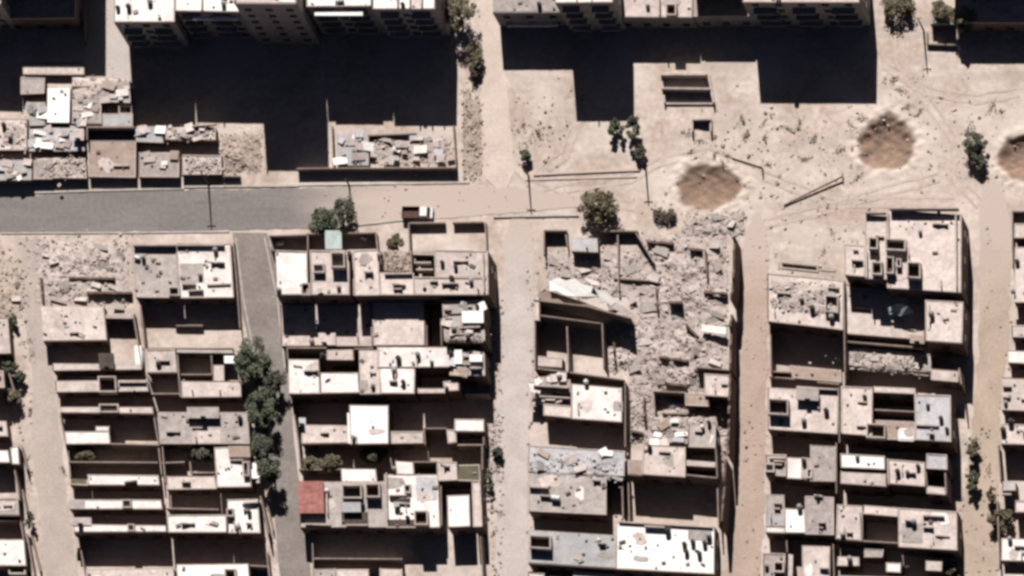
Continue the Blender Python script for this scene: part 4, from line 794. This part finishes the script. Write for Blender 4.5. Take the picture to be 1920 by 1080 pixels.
rubble('rubble in the dark court left of the asphalt lane trees', 300, 838, 398, 868, .4, 200, 'rubble_tan', seed=22)

rubble('broken masonry thrown over the roadside sheds', 66, 296, 160, 334, .5, 300, seed=41, z=1.45, s=(.1, .6))
rubble('broken masonry on the right end shed', 345, 294, 412, 326, .5, 220, seed=42, z=1.35, s=(.1, .5))
rubble('broken masonry on the narrow shed below the tall shadow', 314, 238, 402, 262, .7, 260, seed=43, z=1.9, s=(.1, .6))
rubble('broken masonry on the left edge shed', 0, 226, 50, 280, .4, 180, seed=44, z=1.4, s=(.1, .5))
rubble('broken masonry on the alley end shed', 136, 146, 244, 190, .6, 260, seed=45, z=1.6, s=(.1, .6))
# pebbles and litter along lane edges and over the open plain
def debris(label, regions, seed):
    r = random.Random(seed); parts = []
    for (x0, y0, x1, y1, n, smax) in regions:
        for _ in range(n):
            qx, qy = r.uniform(x0, x1), r.uniform(y0, y1); p = P(qx, qy, -.03); sz = .05 + smax * r.random() ** 4
            if any(((p.x - P(cx, cy).x) / rx) ** 2 + ((p.y - P(cx, cy).y) / ry) ** 2 < 1.5 for cx, cy, rx, ry, d_ in CRATERS): continue
            parts.append(box_data((p.x, p.y, sz * .08 - .03), (sz * r.uniform(.6, 1.5), sz * r.uniform(.6, 1.2), sz * .6), Euler((r.gauss(0, .3), r.gauss(0, .3), r.uniform(0, 3)))))
    V, F = join(parts); return tag(new_obj('debris', V, F, 'stone'), label, 'debris', kind='stuff')
debris('small stones and litter scattered over the open plain', [(960, 140, 1900, 440, 260, .3), (1290, 200, 1600, 330, 160, .45), (1715, 220, 1900, 340, 110, .4), (1430, 340, 1640, 470, 100, .4), (962, 180, 1070, 320, 120, .4), (60, 440, 250, 470, 120, .3), (560, 348, 1000, 410, 180, .25)], 31)
debris('small stones and litter along the lane edges', [(35, 450, 60, 1080, 220, .4), (80, 460, 95, 640, 120, .35), (915, 560, 945, 1080, 320, .4), (988, 440, 1000, 1080, 160, .35), (1392, 440, 1440, 1080, 260, .3), (1800, 800, 1880, 1080, 320, .4), (1840, 400, 1900, 800, 160, .3), (866, 0, 905, 340, 240, .4), (500, 450, 515, 1080, 100, .25)], 32)

# large broken slabs one can pick out
SLAB_G = 'broken concrete slabs in the rubble'
SLAB_V, SLAB_F = box_data((0, 0, 0), (1, 1, 1))
SLAB_ME = unit_mesh('concrete_slab', [(x * (1 + .2 * (i % 3 - 1)), y * (1 - .15 * (i % 2)), z) for i, (x, y, z) in enumerate(SLAB_V)], SLAB_F, 'slab')
def slabs(label, pts, seed, z=.4):
    r = random.Random(seed)
    for (x, y, a, b) in pts:
        p = P(x, y, z)
        o = bpy.data.objects.new('concrete_slab', SLAB_ME); COL.objects.link(o)
        o.location = (p.x, p.y, z - .1 + r.uniform(-.1, .25)); o.scale = (a * .75, b * .75, .16)
        o.rotation_euler = (r.gauss(0, .22), r.gauss(0, .22), r.uniform(-.5, .5))
        tag(o, label, 'slab', SLAB_G)
slabs('broken concrete slab in the rubble lot at the road corner', [(185, 462, 4, 1.2), (100, 490, 2, 1.4), (200, 500, 3.4, 1.6), (120, 535, 2.4, 1.8), (225, 478, 2, 1.5), (150, 560, 2.6, 1.4), (108, 562, 3.6, .9), (85, 478, 1.6, .8), (215, 540, 3, .9), (180, 535, 2.2, 1.2), (222, 575, 2.2, 1.4), (160, 585, 2.4, 1.3)], 1)
slabs('broken concrete slab on the upper rubble slope', [(1240, 470, 3, 2), (1340, 460, 2.2, 1.5), (1225, 520, 2.6, 2.2), (1300, 540, 2.4, 1.6), (1350, 550, 2.4, 1.8), (1270, 590, 2.6, 1.4), (1215, 575, 2.8, 2.2), (1345, 590, 2.6, 1), (1260, 500, 2, 1.5), (1345, 500, 1.6, 2.2)], 2, .5)
slabs('broken concrete slab on the lower rubble slope', [(1210, 640, 2.4, 1.8), (1250, 670, 2.2, 1.4), (1310, 660, 2.8, 1.6), (1340, 680, 2.6, 1.2), (1190, 690, 2.4, 1.6), (1240, 715, 2, 1.4), (1300, 715, 1.8, 1.4)], 3, .5)
slabs('broken concrete slab inside the roofless roadside ruin', [(1040, 490, 2.4, 1.6), (1100, 505, 3, 1.4), (1140, 480, 1.8, 1.8), (1180, 505, 2.2, 2), (1060, 515, 2, 1.2), (1185, 560, 1.6, 2.4), (1150, 575, 2.2, 1.5), (1205, 545, 1.8, 1.2)], 4)
slabs('broken concrete slab thrown out beside the left crater', [(1300, 415, 1.6, 1.1), (1345, 408, 1.8, 1.2), (1372, 420, 1.4, 2), (1330, 430, 1.6, 1.1), (1378, 436, 2, 1.4)], 5, .25)
slabs('broken concrete slab in the walled rubble yard', [(720, 262, 3.4, .8), (760, 280, 2, 1.2), (800, 262, 2.2, 1), (825, 292, 1.8, 1.2), (740, 300, 1.6, 1.2), (780, 298, 1.6, 1)], 6, .35)
slabs('broken concrete slab on the collapsed grey roof', [(1610, 668, 1.8, 1.4), (1640, 672, 1.6, 1.2), (1668, 670, 1.8, 1.6), (1712, 684, 2.6, 1.4), (1738, 690, 2.2, 1.3)], 7, 2.6)
slabs('broken concrete slab at the left picture edge', [(12, 510, 1.8, 1.4), (36, 535, 2, 1.2), (30, 560, 1.8, 1.4), (14, 575, 1.6, 1.2)], 8, .3)

# ------------------------------------------------------------------ vegetation
def tree(label, px, py, r, h, leaf, seed, squash=.8, dens=1.0, name='street_tree', group=None, cat='tree', ry=None):
    """px,py: centre of the crown in the picture; r, ry: crown radii (px); h: height (m)"""
    rr = random.Random(seed)
    r *= .9; ry = ry * .9 if ry else None
    R = r / PXM; RY = (ry or r) / PXM
    zc = max(h - R * squash, h * .55); c = P(px, py, zc)
    root = empty(name, (c.x, c.y, 0), label, cat, group)
    parts = [tube_data([(c.x, c.y, -.3), (c.x + rr.uniform(-.1, .1), c.y, zc * .5), (c.x, c.y, zc)], [.05 * h * .6 + .05, .04 * h * .5 + .04, .05], 7)]
    clumps = []
    nb = int(12 + 10 * R)
    for k in range(nb):
        u = rr.uniform(-1, 1); th = rr.uniform(0, 6.283); s = math.sqrt(1 - u * u); d = rr.uniform(.45, 1.0) ** .6 * rr.uniform(.8, 1.12)
        q = Vector((c.x + R * d * s * math.cos(th), c.y + RY * d * s * math.sin(th), zc + R * squash * d * u))
        clumps.append((q, R * rr.uniform(.2, .42)))
        if k % 2 == 0:
            st = Vector((c.x, c.y, zc * rr.uniform(.45, .8))); md = (st + q) / 2 + Vector((0, 0, .1 * h * rr.random()))
            parts.append(tube_data([st, md, q], [.05 * R * .6 + .02, .03, .012], 5))
    V, F = join(parts); new_obj('trunk', V, F, 'bark', root)
    V, F = [], []
    nleaf = int(min(3600, (60 + 60 * R) * nb * .7) * dens)
    ls = .10 + .035 * R
    for k in range(nleaf):
        q, cr = clumps[rr.randrange(nb)]
        v = Vector((rr.gauss(0, 1), rr.gauss(0, 1), rr.gauss(0, .8))); v *= cr * rr.random() ** .4 / max(.01, v.length)
        p = q + v; p.z = max(.08, p.z)
        e = Euler((rr.uniform(-.9, .9), rr.uniform(-.9, .9), rr.uniform(0, 6.28))).to_matrix()
        a = e @ Vector((ls * rr.uniform(.7, 1.5), 0, 0)); b = e @ Vector((0, ls * rr.uniform(.4, .8), 0))
        i = len(V); V += [tuple(p - a), tuple(p - b), tuple(p + a), tuple(p + b)]; F.append((i, i + 1, i + 2, i + 3))
    new_obj('crown', V, F, leaf, root)
    return root
def weeds(label, spots, seed):
    r = random.Random(seed); V = []; F = []
    for (x, y, rp, n) in spots:
        for _ in range(int(n * .6)):
            d_ = r.gauss(0, rp * .8); e_ = r.gauss(0, rp * .3); o_ = x * 7.3 + y
            p = P(x + d_ * math.cos(o_) - e_ * math.sin(o_), y + d_ * math.sin(o_) + e_ * math.cos(o_), 0); p.z = r.uniform(-.03, .3)
            e = Euler((r.uniform(-1, 1), r.uniform(-1, 1), r.uniform(0, 6.28))).to_matrix(); a = e @ Vector((r.uniform(.1, .22), 0, 0)); b = e @ Vector((0, r.uniform(.05, .1), 0))
            i = len(V); V += [tuple(p - a), tuple(p - b), tuple(p + a), tuple(p + b)]; F.append((i, i + 1, i + 2, i + 3))
    return tag(new_obj('dry_weeds', V, F, 'leaf_weed'), label, 'weeds', kind='stuff')
weeds('dark dry weeds in scattered tufts over the plain', [(1290, 250, 9, 60), (1312, 265, 8, 60), (1296, 284, 7, 50), (1392, 226, 8, 60), (1398, 255, 9, 90), (1432, 230, 6, 40), (1436, 260, 7, 60), (1340, 292, 7, 60), (1362, 290, 7, 60), (1354, 305, 6, 50), (1476, 240, 8, 60), (1500, 230, 7, 50), (1524, 262, 9, 70), (1508, 298, 7, 60), (1440, 308, 6, 40), (1672, 150, 10, 60), (1690, 170, 8, 50), (1700, 200, 9, 60), (1722, 212, 9, 60), (1860, 200, 10, 80), (1876, 210, 8, 50), (1576, 282, 6, 70), (1612, 330, 8, 60), (985, 270, 14, 60), (1010, 255, 10, 40), (975, 240, 16, 50), (1545, 470, 8, 30), (1560, 435, 9, 40), (1600, 240, 12, 80), (1620, 222, 10, 70), (1400, 345, 7, 30), (880, 170, 12, 80), (878, 215, 10, 60), (895, 255, 9, 50), (1010, 250, 8, 40), (1820, 240, 14, 80), (1842, 330, 8, 40), (1855, 880, 10, 60), (1800, 980, 10, 60), (935, 960, 10, 50), (922, 830, 10, 60), (60, 660, 10, 50), (50, 640, 10, 60), (118, 880, 6, 40), (925, 1000, 8, 40)], 51)
TG = 'street trees along the asphalt lane'
tree('topmost and widest dark green tree of the asphalt lane row', 474, 676, 39, 5.8, 'leaf_dark', 1, group=TG)
tree('grey green small tree leaning out over the asphalt lane', 517, 716, 20, 4.2, 'leaf_grey', 2, dens=.7, group=TG, ry=28)
tree('long dark green tree in the middle of the asphalt lane row', 487, 766, 32, 5.6, 'leaf_dark', 3, group=TG, ry=36)
tree('dull green tree below the middle of the asphalt lane row', 489, 836, 26, 4.6, 'leaf_grey', 5, group=TG, ry=22)
tree('lowest dark green tree of the asphalt lane row', 506, 880, 27, 5.6, 'leaf_dark', 6, group=TG, ry=22)
tree('green tree overhanging the road beside the pale green canopy', 602, 414, 28, 3.6, 'leaf_dark', 7, group='trees by the road')
tree('sparse dark tree standing on the road edge', 646, 394, 24, 4.4, 'leaf_grey', 8, dens=.55, group='trees by the road', ry=28)
tree('round spiky olive tree at the top of the roofless ruin', 1120, 388, 38, 4.4, 'leaf_olive', 9, dens=.65, group='trees on the plain')
tree('low grey green bush right of the round olive tree', 1246, 404, 24, .9, 'leaf_weed', 10, .35, .4, name='bush', cat='bush', ry=12)
tree('small dark shrub alone on the plain beside the pole', 985, 292, 12, 1.9, 'leaf_dark', 11, name='shrub', cat='shrub', dens=1.4)
tree('dark leafless looking shrub left of the tall plain pole', 1153, 243, 15, 2.6, 'leaf_dark', 12, name='shrub', cat='shrub', dens=1.0, ry=20)
tree('taller dark shrub above the tall plain pole', 1186, 240, 16, 3.4, 'leaf_grey', 13, name='shrub', cat='shrub', dens=1.0, ry=26)
tree('dark shrub touching the foot of the tall plain pole', 1200, 285, 12, 2.0, 'leaf_dark', 14, name='shrub', cat='shrub', ry=18)
tree('green tree between the two right hand craters', 1828, 272, 22, 3.6, 'leaf_grey', 15, dens=.7, group='trees on the plain', ry=34)
tree('dark shrub right below the tree between the craters', 1834, 306, 14, 2.4, 'leaf_dark', 16, name='shrub', cat='shrub')
tree('large olive tree at the top right corner of the long apartment block', 858, 22, 34, 6.5, 'leaf_olive', 17, dens=.6, group='trees by the north lane')
tree('brown green tree halfway down the north lane edge', 888, 104, 18, 3.0, 'leaf_olive', 18, dens=.55, group='trees by the north lane', ry=30)
tree('small shrub under the brown green tree on the north lane', 892, 136, 12, 1.6, 'leaf_olive', 19, name='shrub', cat='shrub', dens=.5)
tree('dry olive tree at the top between apartment block and corner building', 1682, 10, 34, 3.0, 'leaf_olive', 20, dens=.55, group='trees at the top right', ry=22)
tree('dark tree left end of the shaded corner building', 1764, 18, 22, 4.6, 'leaf_olive', 21, dens=.6, group='trees at the top right')
tree('dark olive tree in front of the shaded corner building', 1808, 34, 26, 5.4, 'leaf_olive', 22, dens=.8, group='trees at the top right')
tree('upper dark shrub against the east walls on the tan lane', 1826, 842, 15, 2.8, 'leaf_olive', 23, name='shrub', cat='shrub', group='shrubs along the tan lane', ry=22)
tree('lower dark shrub against the east walls on the tan lane', 1822, 900, 14, 2.8, 'leaf_dark', 24, name='shrub', cat='shrub', group='shrubs along the tan lane', ry=24)
tree('upper shrub on the right side of the tan lane', 1860, 926, 12, 2.4, 'leaf_olive', 25, name='shrub', cat='shrub', group='shrubs along the tan lane', ry=18)
tree('dark spreading shrub on the right side of the tan lane', 1876, 974, 22, 3.0, 'leaf_olive', 26, name='shrub', cat='shrub', group='shrubs along the tan lane', ry=22)
tree('low shrub at the bottom of the tan lane', 1788, 1072, 20, 1.8, 'leaf_olive', 27, name='shrub', cat='shrub', group='shrubs along the tan lane')
tree('green tree filling the shaded court below the brilliant white roof', 700, 852, 24, 3.4, 'leaf_dark', 28, group='court trees', ry=16)
tree('olive tree in the court above the red canopy', 622, 868, 22, 4.6, 'leaf_olive', 29, group='court trees', ry=18)
tree('brownish tree at the left end of the court above the red canopy', 584, 872, 20, 4.0, 'leaf_olive', 30, group='court trees', ry=18)
tree('dark shrub in the smashed house front yard', 742, 456, 18, 3.0, 'leaf_olive', 31, name='shrub', cat='shrub', dens=.8)
tree('dull green garden tree in the brown court of the left block', 380, 852, 20, 3.4, 'leaf_grey', 32, group='court trees', ry=14)
tree('garden shrub in the left court by the dirt lane', 160, 852, 22, 2.4, 'leaf_olive', 33, name='shrub', cat='shrub', ry=10)
tree('upper dark shrub by the left picture edge', 18, 686, 16, 2.6, 'leaf_dark', 34, name='shrub', cat='shrub', group='shrubs on the left edge', ry=14)
tree('dark shrub hugging the left dirt lane', 38, 706, 12, 2.2, 'leaf_dark', 35, name='shrub', cat='shrub', group='shrubs on the left edge')
tree('reddish dark shrub above the two slab edge house', 22, 745, 18, 2.8, 'leaf_olive', 36, name='shrub', cat='shrub', group='shrubs on the left edge')
tree('dark shrub in the rubble at the left edge', 20, 602, 12, 2.0, 'leaf_dark', 37, name='shrub', cat='shrub', group='shrubs on the left edge', ry=18)
tree('long dark shrub beside the lowest left lane wall', 56, 975, 10, 2.6, 'leaf_dark', 38, name='shrub', cat='shrub', group='shrubs on the left edge', ry=22)
tree('shrub among the rubble on the pale lane shoulder', 932, 850, 12, 1.8, 'leaf_grey', 39, name='shrub', cat='shrub', dens=.7)
tree('dark shrub beside the narrow white roofs on the pale lane', 916, 900, 9, 2.2, 'leaf_dark', 40, name='shrub', cat='shrub', ry=24)

# ------------------------------------------------------------------ poles
def pole(label, px, py, h, arm=True):
    b = P(px, py, 0)
    root = empty('utility_pole', (b.x, b.y, 0), label, 'pole', 'utility poles')
    v, f = tube_data([(b.x, b.y, -.3), (b.x, b.y, h)], [.17, .10], 8); new_obj('shaft', v, f, 'wood', root)
    if arm:
        v, f = box_data((b.x, b.y + .14, h - .5), (1.3, .1, .12)); new_obj('cross_arm', v, f, 'wood', root)
        for s in (-.55, .55):
            v, f = tube_data([(b.x + s, b.y + .14, h - .44), (b.x + s, b.y + .14, h - .2)], [.05, .05], 6); new_obj('insulator', v, f, 'tank_grey', root)
pole('utility pole on the kerb above the asphalt road', 391, 346, 7.2)
pole('utility pole beside the small shrub on the dusty road edge', 991, 330, 6.0)
pole('utility pole below the dark shrubs on the plain', 1210, 304, 6.8)
pole('utility pole at the top right beside the corner building', 1732, 58, 6.6)
pole('short pole above the sparse tree on the road', 655, 348, 3.4, False)
pole('short pole beside the left crater', 1430, 318, 1.6, False)
a = P(1470, 385, .15); b = P(1580, 331, .6)
root = empty('fallen_pole', (a.x, a.y, 0), 'long dark fallen pole lying diagonally on the crater plain', 'pole')
v, f = tube_data([a, b], [.13, .16], 8); new_obj('shaft', v, f, 'wood', root)
v, f = box_data(((b.x, b.y, .55)), (.15, 1.1, .15)); new_obj('cross_arm', v, f, 'wood', root)
a = P(1372, 296, .12); b = P(1428, 314, .12)
root = empty('fallen_beam', (a.x, a.y, 0), 'thin fallen beam above the left crater', 'beam')
v, f = tube_data([a, b], [.1, .1], 6); new_obj('shaft', v, f, 'wood', root)

# ------------------------------------------------------------------ pickup truck
c = P(784, 402, 0)
tr = empty('pickup_truck', (c.x, c.y, 0), 'small pickup truck with white cab and dark maroon bed parked on dusty road', 'truck')
def tbox(name, cx, cy, cz, sx_, sy_, sz_, m, parent=None):
    v, f = box_data((c.x + cx, c.y + cy, cz), (sx_, sy_, sz_)); return new_obj(name, v, f, m, parent or tr)
tbox('chassis', 0, 0, .48, 4.7, 1.5, .22, 'metal_dark')
bed = tbox('bed_floor', -1.0, 0, .68, 2.75, 1.78, .12, 'truck_maroon')
for s in (-1, 1): tbox('bed_side', -1.0, s * .9, 1.0, 2.75, .07, .55, 'truck_maroon')
tbox('tailgate', -2.36, 0, 1.0, .06, 1.73, .5, 'truck_maroon'); tbox('headboard', .36, 0, 1.1, .06, 1.73, .75, 'truck_maroon')
def prof(name, pr, w0, w1, m, parent=None):
    n = len(pr)
    V = [(c.x + x, c.y - w_ / 2, z) for (x, z), w_ in zip(pr, [w0 if z < 1.1 else w1 for x, z in pr])] + [(c.x + x, c.y + w_ / 2, z) for (x, z), w_ in zip(pr, [w0 if z < 1.1 else w1 for x, z in pr])]
    F = [tuple(range(n)), tuple(range(2 * n - 1, n - 1, -1))] + [(i, n + i, n + (i + 1) % n, (i + 1) % n) for i in range(n)]
    return new_obj(name, V, F, m, parent or tr)
cab = prof('cab', [(.42, .5), (2.4, .5), (2.45, .9), (2.05, 1.02), (1.62, 1.75), (.55, 1.78), (.42, 1.05)], 1.72, 1.5, 'truck_white')
prof('windscreen', [(2.03, 1.09), (1.67, 1.7), (1.70, 1.72), (2.08, 1.10)], 1.6, 1.36, 'glass')
for s in (-1, 1):
    tbox('side_window', 1.1, s * .79, 1.4, .95, .03, .42, 'glass'); tbox('headlight', 2.44, s * .6, .82, .05, .28, .16, 'tank_white')
    for x in (-1.5, 1.5):
        wv, wf = tube_data([(c.x + x, c.y + s * .72, .34), (c.x + x, c.y + s * .9, .34)], [.34, .34], 16)
        wh = new_obj('wheel', wv, wf, 'tyre', tr)
        wv, wf = tube_data([(c.x + x, c.y + s * .9, .34), (c.x + x, c.y + s * .92, .34)], [.19, .19], 12); new_obj('rim', wv, wf, 'tank_grey', wh)
tbox('front_bumper', 2.47, 0, .5, .12, 1.66, .2, 'metal_dark'); tbox('rear_bumper', -2.42, 0, .5, .08, 1.5, .16, 'metal_dark')

# ------------------------------------------------------------------ rooftop tanks and dishes
ORD = {1: [''], 2: ['left', 'right'], 3: ['left', 'middle', 'right']}
ORDN = ['first', 'second', 'third', 'fourth', 'fifth', 'sixth', 'seventh']
NAMES = {'tank': ('water_tank', 'water tank'), 'htank': ('barrel_tank', 'lying barrel tank'), 'dish': ('satellite_dish', 'satellite dish')}
by = {}
for phrase, it in ITEMS: by.setdefault((phrase, it[0], it[1]), []).append(it)
TPROT = {}
def tank_tree(kind, colr):
    m = 'tank_' + colr
    out = []
    if kind == 'tank':
        out.append(('drum', tube_data([(0, 0, .25), (0, 0, 1.2), (0, 0, 1.36)], [.48, .48, .3], 14), m))
        out.append(('lid', tube_data([(0, 0, 1.362), (0, 0, 1.44)], [.2, .18], 10), m))
        out.append(('stand', box_data((0, 0, .15), (.85, .85, .2)), 'parapet'))
    elif kind == 'htank':
        out.append(('barrel', tube_data([(-.75, 0, .75), (-.65, 0, .75), (.65, 0, .75), (.75, 0, .75)], [.3, .45, .45, .3], 14), m))
        out.append(('stand', join([box_data((-.5, 0, .2), (.12, .7, .3)), box_data((.5, 0, .2), (.12, .7, .3))]), 'metal_dark'))
    else:
        V, F = [], []
        for j in range(4):
            rr_ = .12 + .14 * j
            for k in range(12):
                t_ = 6.2832 * k / 12; V.append((rr_ * math.cos(t_), rr_ * math.sin(t_) * .75 - .15 + .1 * j * 0, .75 + rr_ * rr_ * .5 - rr_ * math.sin(t_) * .5))
        for j in range(3):
            for k in range(12): F.append((j * 12 + k, j * 12 + (k + 1) % 12, (j + 1) * 12 + (k + 1) % 12, (j + 1) * 12 + k))
        F.append(tuple(range(12)))
        out.append(('reflector', (V, F), m))
        out.append(('mast', tube_data([(0, -.1, .05), (0, -.1, .75)], [.04, .04], 6), 'metal_dark'))
    return [(n_, unit_mesh(n_, v_, f_, mm_)) for n_, (v_, f_), mm_ in out]
for (phrase, kind, colr), its in by.items():
    its = sorted(its, key=lambda i: (i[2], i[3])); n = len(its)
    for k, it in enumerate(its):
        if (kind, colr) not in TPROT: TPROT[(kind, colr)] = tank_tree(kind, colr)
        word = ORD[n][k] if n <= 3 else ORDN[k] + ' from left'
        nm, txt = NAMES[kind]
        onp = 'on' if it[4] > 0 else 'in the yard of'
        lab = f"{word + ' ' if word and n <= 3 else ''}{colr} {txt} {onp} {phrase}" + (f", {word}" if n > 3 else '')
        p = P(it[2], it[3], it[4])
        e = empty(nm, (p.x, p.y, it[4]), lab, txt, 'rooftop ' + txt + 's')
        e.rotation_euler = (0, 0, (k * 1.3 + it[2]) % .6 - .3); e.scale = [.62 + .33 * ((it[2] * 7 + it[3] * 3) % 10) / 10] * 3
        for n_, me in TPROT[(kind, colr)]:
            o = bpy.data.objects.new(n_, me); COL.objects.link(o); o.parent = e
